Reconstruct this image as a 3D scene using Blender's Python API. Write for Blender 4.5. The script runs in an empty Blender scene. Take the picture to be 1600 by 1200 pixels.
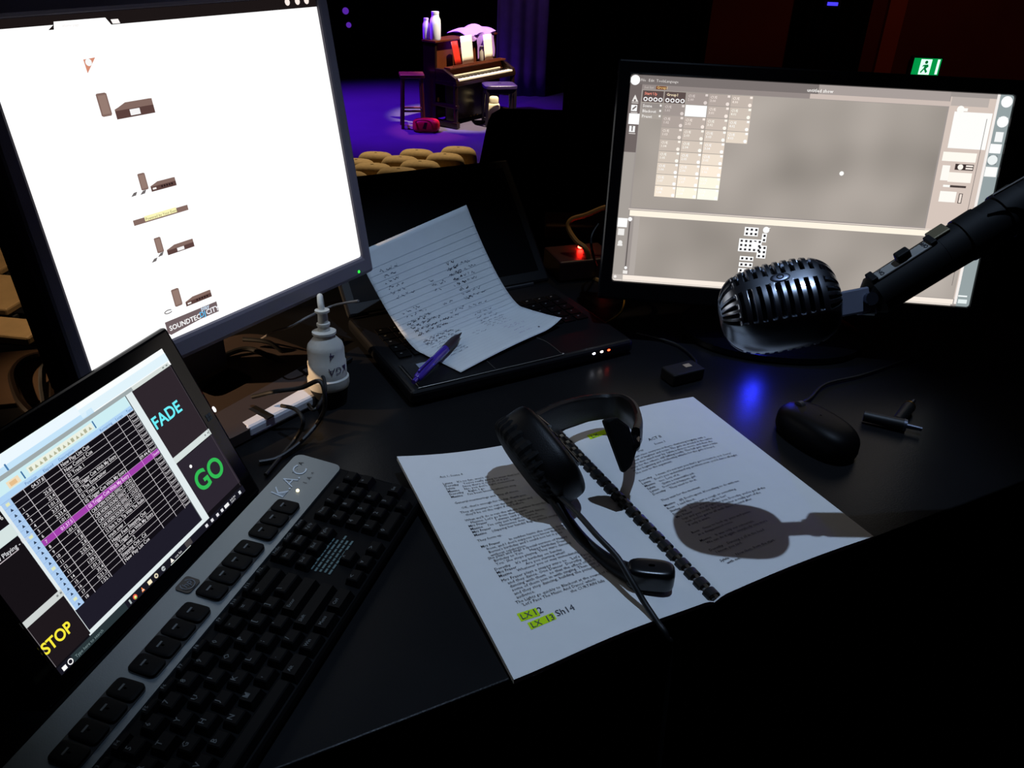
import bpy, bmesh, math, random
from mathutils import Vector, Matrix
random.seed(7)
C = bpy.context.scene.collection
PI = math.pi
sin, cos = math.sin, math.cos

# ------------------------------------------------------------------ camera
FPX, CAMH = 1284.1, 0.5173
RIGHT = Vector((0.99922, 0.01959, 0.03441))
DOWN = Vector((0.03959, -0.49432, -0.86838))
FWD = Vector((0.0, 0.86906, -0.49471))
CAM = Vector((0, 0, CAMH))
cd = bpy.data.cameras.new('camera')
cd.sensor_width = 36.0
cd.lens = FPX / 1600 * 36.0
cd.clip_start, cd.clip_end = 0.02, 100
cam = bpy.data.objects.new('camera', cd)
C.objects.link(cam)
cam.matrix_world = Matrix((
    (RIGHT.x, -DOWN.x, -FWD.x, 0), (RIGHT.y, -DOWN.y, -FWD.y, 0),
    (RIGHT.z, -DOWN.z, -FWD.z, CAMH), (0, 0, 0, 1)))
bpy.context.scene.camera = cam

def ray(u, v):
    return RIGHT * ((u - 800) / FPX) + DOWN * ((v - 600) / FPX) + FWD
def at(u, v, z=0.0):                 # the place on the level plane z that is seen at (u, v)
    d = ray(u, v); return CAM + d * ((z - CAMH) / d.z)
def aty(u, v, Y):                    # the place at depth Y that is seen at (u, v)
    d = ray(u, v); return CAM + d * (Y / d.y)
def atd(u, v, D):
    return CAM + ray(u, v) * D

# ------------------------------------------------------------------ materials
def lin(c):
    return tuple((x / 255 / 12.92) if x / 255 <= .04045 else ((x / 255 + .055) / 1.055) ** 2.4 for x in c)
MATS = {}
def mat(name, rgb=(40, 40, 40), rough=.5, metal=0.0, spec=.5, var=0.0, vscale=40, bump=0.0, bscale=200, emit=None, es=1.0, coat=0.0, trans=0.0):
    """procedural material; var/bump add noise from object coordinates"""
    if name in MATS: return MATS[name]
    m = bpy.data.materials.new(name); m.use_nodes = True
    nt = m.node_tree; b = nt.nodes['Principled BSDF']
    c = lin(rgb)
    b.inputs['Base Color'].default_value = (*c, 1)
    b.inputs['Roughness'].default_value = rough
    b.inputs['Metallic'].default_value = metal
    b.inputs['Specular IOR Level'].default_value = spec
    b.inputs['Coat Weight'].default_value = coat
    b.inputs['Transmission Weight'].default_value = trans
    tc = None
    if var or bump:
        tc = nt.nodes.new('ShaderNodeTexCoord')
    if var:
        n = nt.nodes.new('ShaderNodeTexNoise'); n.inputs['Scale'].default_value = vscale; n.inputs['Detail'].default_value = 5
        nt.links.new(tc.outputs['Object'], n.inputs['Vector'])
        r = nt.nodes.new('ShaderNodeMix'); r.data_type = 'RGBA'
        r.inputs[6].default_value = (*[x * (1 - var) for x in c], 1)
        r.inputs[7].default_value = (*[min(1, x * (1 + var)) for x in c], 1)
        nt.links.new(n.outputs['Fac'], r.inputs[0]); nt.links.new(r.outputs[2], b.inputs['Base Color'])
    if bump:
        n = nt.nodes.new('ShaderNodeTexNoise'); n.inputs['Scale'].default_value = bscale; n.inputs['Detail'].default_value = 3
        nt.links.new(tc.outputs['Object'], n.inputs['Vector'])
        bp = nt.nodes.new('ShaderNodeBump'); bp.inputs['Strength'].default_value = bump; bp.inputs['Distance'].default_value = .002
        nt.links.new(n.outputs['Fac'], bp.inputs['Height']); nt.links.new(bp.outputs['Normal'], b.inputs['Normal'])
    if emit is not None:
        b.inputs['Emission Color'].default_value = (*lin(emit), 1)
        b.inputs['Emission Strength'].default_value = es
    MATS[name] = m
    return m
def glow(rgb, es=1.0, sample=False):
    """a lit patch of a screen or lamp"""
    n = 'glow_%d_%d_%d_%g' % (*rgb, es)
    if n in MATS: return MATS[n]
    m = mat(n, (0, 0, 0), rough=.4, spec=.0, emit=rgb, es=es)
    if not sample:
        m.cycles.emission_sampling = 'NONE'
    return m

# ------------------------------------------------------------------ mesh building
class MB:
    def __init__(s): s.v, s.f, s.k, s.mats, s.cur = [], [], [], [], 0
    def use(s, m):
        if m not in s.mats: s.mats.append(m)
        s.cur = s.mats.index(m); return s
    def add(s, vs, fs):
        o = len(s.v); s.v += [tuple(p) for p in vs]
        s.f += [tuple(i + o for i in f) for f in fs]; s.k += [s.cur] * len(fs); return s
    def box(s, c, d, M=None):
        c = Vector(c); h = Vector(d) / 2
        P = [Vector((x * h.x, y * h.y, z * h.z)) for x in (-1, 1) for y in (-1, 1) for z in (-1, 1)]
        if M is not None: P = [M @ p for p in P]
        return s.add([c + p for p in P], [(0, 1, 3, 2), (4, 6, 7, 5), (0, 4, 5, 1), (2, 3, 7, 6), (0, 2, 6, 4), (1, 5, 7, 3)])
    def grid(s, fn, nu, nv, cu=False, cv=False):
        vs = [fn(i / (nu if cu else nu - 1), j / (nv if cv else nv - 1)) for i in range(nu) for j in range(nv)]
        fs = []
        for i in range(nu if cu else nu - 1):
            for j in range(nv if cv else nv - 1):
                a, b = i, (i + 1) % nu; c, d = j, (j + 1) % nv
                fs.append((a * nv + c, b * nv + c, b * nv + d, a * nv + d))
        return s.add(vs, fs)
    def tube(s, path, r, n=10, caps=True):
        path = [Vector(p) for p in path]; m = len(path)
        rs = r if isinstance(r, (list, tuple)) else [r] * m
        T = [(path[min(i + 1, m - 1)] - path[max(i - 1, 0)]).normalized() for i in range(m)]
        ref = Vector((0, 0, 1)) if abs(T[0].z) < .9 else Vector((1, 0, 0))
        N = (ref - T[0] * ref.dot(T[0])).normalized(); vs = []
        for i in range(m):
            N = (N - T[i] * N.dot(T[i])).normalized(); B = T[i].cross(N)
            vs += [path[i] + (N * cos(2 * PI * k / n) + B * sin(2 * PI * k / n)) * rs[i] for k in range(n)]
        fs = [(i * n + k, i * n + (k + 1) % n, (i + 1) * n + (k + 1) % n, (i + 1) * n + k) for i in range(m - 1) for k in range(n)]
        if caps: fs += [tuple(range(n - 1, -1, -1)), tuple(range((m - 1) * n, m * n))]
        return s.add(vs, fs)
    def cyl(s, a, b, r0, r1=None, n=20):
        return s.tube([a, b], [r0, r0 if r1 is None else r1], n)
    def lathe(s, prof, M=None, n=28):
        M = M or Matrix.Identity(4); vs = []
        for r, z in prof: vs += [M @ Vector((r * cos(2 * PI * k / n), r * sin(2 * PI * k / n), z)) for k in range(n)]
        m = len(prof)
        fs = [(i * n + k, i * n + (k + 1) % n, (i + 1) * n + (k + 1) % n, (i + 1) * n + k) for i in range(m - 1) for k in range(n)]
        fs += [tuple(range(n - 1, -1, -1)), tuple(range((m - 1) * n, m * n))]
        return s.add(vs, fs)
    def prism(s, pts, d):
        """outline (3-D points) pushed along d"""
        p = [Vector(q) for q in pts]; d = Vector(d); n = len(p)
        return s.add(p + [q + d for q in p], [tuple(range(n - 1, -1, -1)), tuple(range(n, 2 * n))] + [(i, (i + 1) % n, n + (i + 1) % n, n + i) for i in range(n)])
    def face(s, pts): return s.add(pts, [tuple(range(len(pts)))])
    def ball(s, c, r, n=14, m=9):
        c = Vector(c); r = Vector(r) if not isinstance(r, (int, float)) else Vector((r, r, r))
        return s.grid(lambda u, v: c + Vector((r.x * cos(2 * PI * u) * sin(PI * v), r.y * sin(2 * PI * u) * sin(PI * v), -r.z * cos(PI * v))), n, m, cu=True)
    def super(s, c, ax, e1=.5, e2=.5, n=36, m=22, fn=None):
        """superellipsoid; ax = three half-axis vectors"""
        c = Vector(c); A, B, D = [Vector(a) for a in ax]
        pw = lambda x, e: math.copysign(abs(x) ** e, x)
        def P(u, v):
            t, p = 2 * PI * u, -PI / 2 + PI * (.001 + .998 * v)
            k = fn(u, v) if fn else 1
            return c + (A * (pw(cos(t), e2) * pw(cos(p), e1)) + B * (pw(sin(t), e2) * pw(cos(p), e1))) * k + D * pw(sin(p), e1)
        return s.grid(P, n, m, cu=True)
    def build(s, name, mats=None, parent=None, smooth=False, bevel=0, loc=None, rot=None, seg=2):
        me = bpy.data.meshes.new(name)
        me.from_pydata(s.v, [], s.f); me.update()
        ml = mats if isinstance(mats, (list, tuple)) else ([mats] if mats else s.mats)
        for m in ml: me.materials.append(m)
        if len(ml) > 1:
            for p, k in zip(me.polygons, s.k): p.material_index = k
        bm = bmesh.new(); bm.from_mesh(me)
        if not getattr(s, 'flat', False): bmesh.ops.recalc_face_normals(bm, faces=bm.faces)
        bm.to_mesh(me); bm.free()
        if smooth:
            for p in me.polygons: p.use_smooth = True
            try: me.set_sharp_from_angle(angle=math.radians(40))
            except Exception: pass
        o = bpy.data.objects.new(name, me); C.objects.link(o)
        if parent: o.parent = parent
        if loc is not None: o.location = loc
        if rot is not None: o.rotation_euler = rot
        if bevel:
            b = o.modifiers.new('bevel', 'BEVEL'); b.width = bevel; b.segments = seg; b.limit_method = 'ANGLE'
        return o

def smoothpath(pts, k=8):
    pts = [Vector(p) for p in pts]; out = []
    for i in range(len(pts) - 1):
        p0, p1, p2, p3 = pts[max(i - 1, 0)], pts[i], pts[i + 1], pts[min(i + 2, len(pts) - 1)]
        for j in range(k):
            t = j / k
            out.append(.5 * ((2 * p1) + (p2 - p0) * t + (2 * p0 - 5 * p1 + 4 * p2 - p3) * t * t + (3 * p1 - p0 - 3 * p2 + p3) * t ** 3))
    return out + [pts[-1]]

TXT = {}
def text2d(s, size=1.0, align='LEFT', fat=0.0, res=2, shear=0.0):
    """flat outline mesh of a string: points and faces, baseline at 0"""
    key = (s, align, fat, res, shear)
    if key not in TXT:
        cu = bpy.data.curves.new('t', 'FONT'); cu.body = s; cu.size = 1; cu.align_x = align
        cu.resolution_u = res; cu.offset = fat; cu.shear = shear
        ob = bpy.data.objects.new('t', cu)
        me = bpy.data.meshes.new_from_object(ob)
        TXT[key] = ([(v.co.x, v.co.y) for v in me.vertices], [tuple(p.vertices) for p in me.polygons])
        bpy.data.objects.remove(ob); bpy.data.curves.remove(cu); bpy.data.meshes.remove(me)
    P, F = TXT[key]
    return [(x * size, y * size) for x, y in P], F

def thing(name, label, cat, loc=(0, 0, 0), rotz=0.0, group=None):
    o = bpy.data.objects.new(name, None); C.objects.link(o)
    o.empty_display_size = .05; o.location = loc; o.rotation_euler = (0, 0, rotz)
    return tag(o, label, cat, group)
def tag(o, label, cat, group=None):
    o['label'] = label; o['category'] = cat
    if group: o['group'] = group
    return o
def struct(o): o['kind'] = 'structure'; return o
def dup(root, loc, rotz, label, group=None):
    r = root.copy(); C.objects.link(r); r.location = loc; r.rotation_euler = (0, 0, rotz); r['label'] = label
    for ch in list(root.children):
        c = ch.copy(); C.objects.link(c); c.parent = r
        for g in list(ch.children):
            d = g.copy(); C.objects.link(d); d.parent = c
    return r

class UI:
    """a lit screen picture drawn in screen fractions (0..1 from the top left), laid on the panel in thin layers"""
    def __init__(s, W, H): s.W, s.H, s.mb, s.n = W, H, MB(), 0; s.mb.flat = True
    def p(s, u, v, l): return ((u - .5) * s.W, -.0004 - l * .00012, (1 - v) * s.H)
    def poly(s, pts, rgb, l=1, es=1.0):
        s.mb.use(glow(rgb, es)); s.mb.face([s.p(u, v, l) for u, v in pts])
    def rect(s, u0, v0, u1, v1, rgb, l=1, es=1.0): s.poly([(u0, v1), (u1, v1), (u1, v0), (u0, v0)], rgb, l, es)
    def disc(s, u, v, r, rgb, l=1, es=1.0):
        s.poly([(u + r / s.W * cos(a * PI / 8), v - r / s.H * sin(a * PI / 8)) for a in range(16)], rgb, l, es)
    def text(s, t, u, v, h, rgb, l=2, fat=0.0, align='LEFT', es=1.0, res=2, sx=1.0):
        P, F = text2d(t, h * s.H, align, fat, res)
        s.mb.use(glow(rgb, es))
        x0, z0 = (u - .5) * s.W, (1 - v) * s.H
        s.mb.add([(x0 + x * sx, -.0004 - l * .00012, z0 + y) for x, y in P], F)
# ------------------------------------------------------------------ shared materials
BLACK = mat('black_plastic', (26, 26, 30), .45, spec=.4, bump=.15, bscale=900)
BLACKG = mat('black_gloss', (10, 10, 12), .12, spec=.5)
CHAR = mat('charcoal_plastic', (118, 112, 122), .5, spec=.35, bump=.1, bscale=1200)
RUBBER = mat('black_rubber', (14, 14, 15), .7, spec=.25)
CABLE = mat('black_cable', (12, 12, 13), .5, spec=.4)
CHROME = mat('dark_chrome', (168, 173, 183), .27, metal=1.0)
STEEL = mat('grey_steel', (120, 125, 140), .35, metal=1.0)
GOLD = mat('gold_metal', (190, 150, 80), .3, metal=1.0)
PAPER = mat('white_paper', (226, 226, 224), .8, spec=.15, bump=.05, bscale=700, var=.03, vscale=60)
INK = mat('black_ink', (34, 34, 40), .8, spec=.1)
HILITE = mat('yellow_highlighter', (200, 240, 30), .8, spec=.1)

# ------------------------------------------------------------------ setting
FLOORZ = -.75
STAGEZ = -2.14
m_floor = mat('floor_carpet', (10, 9, 12), .9, spec=.1, var=.3, vscale=80)
b = MB(); b.box((0, .4, FLOORZ - .05), (6, 3.9, .1)); struct(b.build('floor', m_floor))
# stalls: a raked slab below the booth down to the stage
b = MB(); b.prism([(-7, 2.35, -.95), (-7, 9.45, -3.0), (-7, 9.45, -3.2), (-7, 2.35, -3.2)], (12, 0, 0)); struct(b.build('floor_stalls', m_floor))
m_stage = mat('stage_floor_paint', (92, 84, 104), .5, spec=.25, var=.12, vscale=3, bump=.05, bscale=60)
b = MB(); b.box((0, 13.5, STAGEZ - .25), (14, 8.0, .5)); struct(b.build('floor_stage', m_stage))
m_dark = mat('black_wall_paint', (7, 6, 8), .9, spec=.1, var=.3, vscale=4)
b = MB(); b.box((0, 17.4, 1.0), (16, .2, 8)); struct(b.build('wall_back', m_dark))
b = MB(); b.box((-7.2, 9, 0), (.2, 17, 8)); struct(b.build('wall_left', m_dark))
# right side wall of the auditorium in dark red timber panels
m_red = mat('red_timber_panel', (96, 34, 22), .55, spec=.25, var=.35, vscale=1.6)
m_redl = mat('red_timber_batten', (150, 62, 36), .55, spec=.25, var=.2, vscale=2)
b = MB(); b.box((4.6, 9.2, 0), (5.6, .15, 7)); struct(b.build('wall_right', m_red))
b = MB(); b.box((3.70, 9.09, 0), (.17, .06, 7)); struct(b.build('trim_1', m_redl))
b = MB(); b.box((5.6, 9.09, 0), (.12, .06, 7)); struct(b.build('trim_2', m_red))
# booth side partition that ends the view of the stage on the right
b = MB()
b.prism([(-.118, 2.2, -.10), (-.096, 2.2, .02), (-.085, 2.2, .045), (-.06, 2.2, .060), (1.75, 2.2, .085), (1.75, 2.2, -.75), (-.118, 2.2, -.75)], (0, .12, 0))
struct(b.build('wall_front', m_dark))

# ------------------------------------------------------------------ stage drapes
def drape(name, x0, x1, Y, z0, z1, n, mt, label, amp=.05, yaw=0):
    t = MB(); N = n * 10
    t.grid(lambda u, v: Vector((x0 + (x1 - x0) * u, Y + yaw * u + amp * sin(2 * PI * n * u) * (1 - .35 * v) + .02 * sin(9 * u + 5 * v), z0 + (z1 - z0) * v)), N, 12)
    o = t.build(name, mt, smooth=True)
    so = o.modifiers.new('thickness', 'SOLIDIFY'); so.thickness = .015
    return tag(o, label, 'curtain')
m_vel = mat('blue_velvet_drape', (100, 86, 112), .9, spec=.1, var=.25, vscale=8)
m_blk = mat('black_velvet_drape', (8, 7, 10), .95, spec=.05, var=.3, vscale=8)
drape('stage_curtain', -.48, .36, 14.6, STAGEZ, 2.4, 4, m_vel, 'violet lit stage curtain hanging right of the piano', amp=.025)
drape('masking_curtain', .40, 1.74, 8.6, -3.0, 2.2, 12, m_blk, 'black masking curtain left of the red timber wall panels', amp=.06)
drape('backdrop_curtain', -6.5, 1.2, 16.8, STAGEZ, 2.6, 22, m_blk, 'wide black backdrop curtain across the rear of the stage', amp=.08)
drape('door_curtain', 2.70, 3.38, 8.95, -3.0, 2.2, 6, m_blk, 'narrow black curtain between two red wall panels', amp=.05)

# exit sign on the right wall
P = aty(1447, 104, 9.02)
t = thing('exit_sign', 'green lit running figure exit sign on the dark red wall', 'sign', P)
b = MB(); b.box((0, .03, 0), (.31, .07, .19)); b.build('housing', mat('sign_housing', (40, 40, 36), .5), t, bevel=.008)
u = UI(.28, .16)
u.rect(0, 0, 1, 1, (0, 150, 70), 0, 1.0); u.rect(.26, .06, .66, .98, (210, 255, 225), 1, 1.3); u.rect(.86, .05, .95, .95, (230, 255, 240), 1, 1.1)
u.disc(.47, .24, .016, (0, 90, 45), 2); u.poly([(.38, .40), (.55, .36), (.58, .5), (.5, .62), (.58, .8), (.52, .9), (.44, .68), (.36, .9), (.31, .84), (.41, .6), (.43, .48), (.34, .52)], (0, 120, 60), 2)
u.mb.build('pictogram', None, t, loc=(0, -.006, -.08))
P = aty(1297, 5, 8.9)
b = MB(); b.use(BLACK); b.box((0, .03, 0), (.16, .05, .07)); b.use(glow((70, 60, 255), 1.3)); b.box((0, 0, 0), (.10, .012, .03))
tag(b.build('indicator_light', None, loc=P + Vector((0, -.08, 0))), 'small blue indicator light high on the curtain beside the red wall', 'light')

for (px_, py_, rr_, nm_) in ((540, 17, .055, 'upper'), (545, 39, .045, 'lower')):
    b = MB(); b.use(BLACK); b.cyl((0, .12, 0), (0, 0, 0), rr_ * 1.1, rr_ * 1.3, 16); b.use(glow((90, 40, 170), .9)); b.ball((0, -.005, 0), (rr_, .02, rr_))
    tag(b.build('stage_lamp', None, loc=aty(px_, py_, 15.2)), '%s of two small violet lamps at the dark left of the stage' % nm_, 'lamp')
# ------------------------------------------------------------------ theatre seats in front of the stage
m_seat = mat('tan_seat_fabric', (186, 158, 112), .85, spec=.15, var=.25, vscale=30)
m_seatw = mat('seat_shell', (40, 28, 18), .5)
def make_seat():
    r = thing('theatre_seat', '', 'seat')
    s = MB(); s.super((0, 0, -.24), ((.205, 0, 0), (0, .13, 0), (0, .03, .25)), .45, .7, 28, 16); s.build('backrest', m_seat, r, smooth=True)
    s = MB(); s.super((0, .30, -.42), ((.19, 0, 0), (0, .19, 0), (0, 0, .06)), .5, .5, 24, 12); s.build('seat_cushion', m_seat, r, smooth=True)
    for sx in (-1, 1):
        s = MB(); s.box((sx * .207, .26, -.29), (.024, .30, .05)); s.build('armrest', m_seatw, r, bevel=.008)
    for sx in (-1, 1):
        s = MB(); s.box((sx * .207, .20, -.62), (.022, .24, .62)); s.build('seat_side', m_seatw, r, bevel=.005)
    s = MB(); s.box((0, -.10, -.55), (.36, .02, .4)); s.build('back_shell', m_seatw, r, bevel=.006)
    return r
seat0 = make_seat()
rows = [(6.9, 272, 257, 'nearest'), (7.55, 262, 248, 'second nearest'), (8.2, 253, 239, 'third nearest'), (8.85, 244, 229.5, 'furthest')]
first = True; cols = ['leftmost', 'second from the left', 'third from the left', 'fourth from the left', 'fifth from the left', 'rightmost']
for k, (Y, yl, yr, nm) in enumerate(rows):
    pa_, pb_ = aty(540, yl, Y), aty(765, yr, Y)
    n_ = int((pb_.x - pa_.x) / .445); off = (.0, .24, .10, .32)[k]
    for i in range(n_):
        x = pa_.x + off + i * .445; z = pa_.z + (pb_.z - pa_.z) * (x - pa_.x) / (pb_.x - pa_.x)
        cn = 'rightmost' if i == n_ - 1 else cols[i]
        lab = 'tan theatre seat, %s in the row %s to the booth' % (cn, nm) if nm != 'furthest' else 'tan theatre seat, %s in the row against the stage' % cn
        if first:
            seat0.location = (x, Y, z); seat0['label'] = lab; seat0['group'] = 'theatre seats before the stage'; first = False
        else:
            dup(seat0, (x, Y, z), 0, lab)

# lit aisle stairs seen left of the left-hand monitor
m_tread = mat('worn_timber_tread', (150, 118, 80), .6, spec=.3, var=.35, vscale=9, bump=.1, bscale=60)
m_riser = mat('dark_riser', (16, 12, 10), .8)
st = thing('aisle_stairs', 'timber aisle stairs lit warm beyond the left monitor', 'stairs', (0, 0, 0))
for Y, d, z, x1 in [(2.93, .16, -1.0, -1.91), (3.53, .38, -1.17, -2.36), (4.40, .28, -1.34, -2.93), (5.28, .36, -1.5, -3.5), (5.75, .62, -1.52, -3.6)]:
    e = MB(); e.box((x1 - .9, Y + d / 2 + .06, z - .02), (1.8, d, .04), Matrix.Rotation(-.12, 3, 'Z')); e.build('tread', m_tread, st, bevel=.01)
    e = MB(); e.box((x1 - .9, Y + .10, z - .2), (1.78, .03, .3), Matrix.Rotation(-.12, 3, 'Z')); e.build('riser', m_riser, st)
b = MB(); b.super(aty(32, 382, 4.9), ((.17, 0, 0), (0, .1, 0), (0, 0, .16)), .6, .6); o = b.build('padded_stool', m_seat, smooth=True)
tag(o, 'rounded tan padded stool beside the lit aisle stairs', 'stool')
# ------------------------------------------------------------------ piano and the things around it on the stage
PY = .975   # piano yaw
m_pno = mat('dark_piano_lacquer', (30, 17, 12), .25, spec=.5, var=.2, vscale=5)
m_pnob = mat('brown_piano_wood', (84, 40, 20), .3, spec=.5, var=.25, vscale=6)
m_ivory = mat('ivory_keys', (235, 225, 200), .3, spec=.5)
pf = Vector((-1.075, 11.98, STAGEZ))        # front left foot
t = thing('upright_piano', 'dark upright piano under a warm spotlight on the stage', 'piano', pf, PY)
Wp, Hp = 1.42, 1.12
b = MB()
b = None
for x in (.02, Wp - .02):
    b = MB(); b.box((x, .31, Hp / 2 + .02), (.04, .22, Hp - .04)); b.build('side_panel', m_pno, t, bevel=.006)
b = MB(); b.box((Wp / 2, .39, Hp / 2), (Wp - .08, .05, Hp - .08)); b.build('soundboard_back', m_pno, t)
b = MB(); b.box((Wp / 2, .305, Hp), (Wp + .03, .25, .028)); b.build('top_lid', m_pnob, t, bevel=.006)
b = MB(); b.box((Wp / 2, .235, .90), (Wp - .08, .02, .40), Matrix.Rotation(-.06, 3, 'X')); b.build('upper_panel', m_pnob, t, bevel=.004)
b = MB(); b.box((Wp / 2, .075, .31), (Wp - .14, .02, .52)); b.build('lower_panel', m_pno, t, bevel=.004)
b = MB(); b.box((Wp / 2, .02, .60), (Wp, .40, .05)); b.build('key_bed', m_pno, t, bevel=.006)
for x in (.03, Wp - .03):
    b = MB(); b.prism([(x - .03, -.18, .625), (x - .03, .2, .625), (x - .03, .2, .78), (x - .03, .06, .78), (x - .03, -.16, .68)], (.06, 0, 0)); b.build('key_cheek', m_pno, t, bevel=.008)
    b = MB(); b.box((x, .02, .3), (.06, .40, .045)); b.cyl((x, -.14, .05), (x, -.14, .60), .03, .035); b.box((x, .04, .05), (.075, .46, .08)); b.build('front_leg', m_pno, t, bevel=.006)
b = MB(); b.box((Wp / 2, -.095, .648), (Wp - .14, .15, .022)); b.build('white_keys', m_ivory, t, bevel=.003)
b = MB()
for i in range(50):
    if i % 7 not in (2, 6): b.box((.09 + i * (Wp - .16) / 51, -.06, .664), (.013, .09, .014))
b.build('black_keys', BLACKG, t)
b = MB(); b.box((Wp / 2, .045, .72), (Wp - .14, .02, .13), Matrix.Rotation(-.35, 3, 'X')); b.build('fall_board', m_pnob, t, bevel=.004)
b = MB(); b.box((Wp / 2, .03, .79), (Wp - .1, .11, .02)); b.box((Wp / 2, .0, .80), (Wp - .3, .012, .03)); b.build('music_shelf', m_pnob, t, bevel=.003)
for x in (Wp / 2 - .08, Wp / 2, Wp / 2 + .08):
    b = MB(); b.box((x, .14, .06), (.03, .18, .012)); b.build('pedal', GOLD, t, bevel=.004)

def onp(x, y, z):
    return pf + Vector((x * cos(PY) - y * sin(PY), x * sin(PY) + y * cos(PY), z))
b = MB(); b.box((Wp / 2, .005, .682), (Wp - .3, .01, .02)); b.build('key_reflection', m_ivory, t, bevel=.002)  # cream strip painted in for the bright reflection above the keys
# sheet music and folder on the desk of the piano
def sheet(name, x, w, h, mt, label, cat, lean=-.14, yaw=0):
    s = MB(); s.grid(lambda u, v: Vector(((u - .5) * w, .012 * sin(3 * u) - lean * v * h * .9, v * h)), 8, 5)
    o = s.build(name, mt, smooth=True, loc=onp(x, .06, .805), rot=(0, 0, PY + yaw))
    q = o.modifiers.new('thickness', 'SOLIDIFY'); q.thickness = .006
    return tag(o, label, cat)
m_rf = mat('red_folder', (200, 40, 20), .5)
m_sh = mat('cream_sheet_music', (250, 240, 215), .8)
sheet('music_folder', .34, .14, .30, m_rf, 'red music folder standing on the piano music shelf', 'folder', lean=-.3)
sheet('sheet_music', .56, .26, .36, m_sh, 'bright cream sheet music in the middle of the piano music shelf', 'sheet music')
sheet('songbook', 1.06, .20, .34, m_sh, 'cream songbook standing at the right end of the piano', 'book')
b = MB(); b.lathe([(.03, 0), (.035, .02), (.03, .12), (.012, .15), (.014, .19), (.03, .2)], n=14)
tag(b.build('figurine', mat('grey_ceramic', (150, 140, 130), .4), smooth=True, loc=onp(.86, .05, .81)), 'small grey ornament between the sheet music and songbook', 'ornament')
m_glass = mat('white_bottle_glass', (245, 248, 255), .2, spec=.5)
for (x, y, hh, rr, lab) in [(.07, .25, .36, .075, 'taller white bottle on the left end of the piano top'), (.03, .38, .27, .048, 'shorter white bottle behind the taller one on the piano')]:
    b = MB(); b.lathe([(rr * .9, 0), (rr, .02), (rr, hh * .55), (rr * .95, hh * .72), (rr * .7, hh * .82), (rr * .66, hh * .92)], n=20); b.use(m_glass)
    r = thing('bottle', lab, 'bottle', onp(x, y, Hp + .014)); b.build('bottle_body', m_glass, r, smooth=True)
    c = MB(); c.cyl((0, 0, hh * .91), (0, 0, hh), rr * .7, n=16); c.build('cap', m_glass, r, smooth=True)
# cloth draped over the right part of the top
b = MB()
def cl(u, v):
    x = .62 + .72 * u + .02 * sin(9 * v); s = v * 1.0; top = Hp + .02
    if s < .42: y, z = .50 - s * .85, top + .02 + .10 * sin(PI * min(1, s / .42)) * (.35 + .65 * sin(PI * u)) + .012 * sin(14 * u)
    else: y, z = .15 - .03 * sin(11 * u), top - (s - .42) * .55 * (1.1 if u > .45 else .25) + .01
    return Vector((x, y + .01 * sin(17 * u), z))
b.grid(cl, 36, 30); o = b.build('cloth', mat('lilac_cloth', (170, 130, 200), .85, spec=.1, var=.08, vscale=8), smooth=True, loc=pf, rot=(0, 0, PY))
q = o.modifiers.new('thickness', 'SOLIDIFY'); q.thickness = .008
tag(o, 'pale lilac cloth draped over the right end of the piano top', 'cloth')

# piano bench
m_bench = mat('dark_bench_wood', (26, 18, 22), .4)
m_vinyl = mat('bench_vinyl', (60, 44, 84), .35, spec=.5)
bp = aty(780, 146, 12.3); bp.z = STAGEZ
t = thing('piano_bench', 'low padded piano bench right of the piano keyboard', 'bench', bp, .25)
b = MB(); b.super((0, 0, .545), ((.24, 0, 0), (0, .17, 0), (0, 0, .035)), .4, .3, 28, 10); b.build('seat', m_vinyl, t, smooth=True)
b = MB(); b.box((0, 0, .49), (.44, .30, .07)); b.build('apron', m_bench, t, bevel=.004)
for sx in (-1, 1):
    for sy in (-1, 1):
        b = MB(); b.tube([(sx * .2, sy * .13, .48), (sx * .205, sy * .135, 0)], [.028, .019], 8); b.build('leg', m_bench, t)
# bag or bottle in the light behind the bench
w = aty(770, 179, 12.62); w.z = STAGEZ
b = MB(); b.super((0, 0, .12), ((.10, 0, 0), (0, .06, 0), (0, 0, .12)), .3, .4); b.super((.01, 0, .28), ((.07, 0, 0), (0, .05, 0), (0, 0, .06)), .6, .6)
tag(b.build('paper_bag', mat('cream_paper_bag', (245, 230, 190), .8), smooth=True, loc=w), 'cream bag standing on the floor behind the piano bench', 'bag')
# tall stool
m_stool = mat('dark_red_stool_wood', (76, 26, 30), .45, var=.2, vscale=8)
sp = aty(645, 190, 11.95); sp.z = STAGEZ
t = thing('bar_stool', 'tall square wooden stool left of the piano', 'stool', sp, .2)
b = MB(); b.box((0, 0, .70), (.34, .30, .045)); b.build('seat', m_stool, t, bevel=.012)
for sx in (-1, 1):
    for sy in (-1, 1):
        b = MB(); b.tube([(sx * .125, sy * .11, .69), (sx * .15, sy * .13, 0)], [.022, .022], 6); b.build('leg', m_stool, t)
for q in (((-.14, -.12), (.14, -.12)), ((-.14, .12), (.14, .12)), ((-.14, -.12), (-.14, .12)), ((.14, -.12), (.14, .12))):
    b = MB(); b.tube([(*q[0], .24), (*q[1], .24)], .015, 6); b.build('stretcher', m_stool, t)
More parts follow.
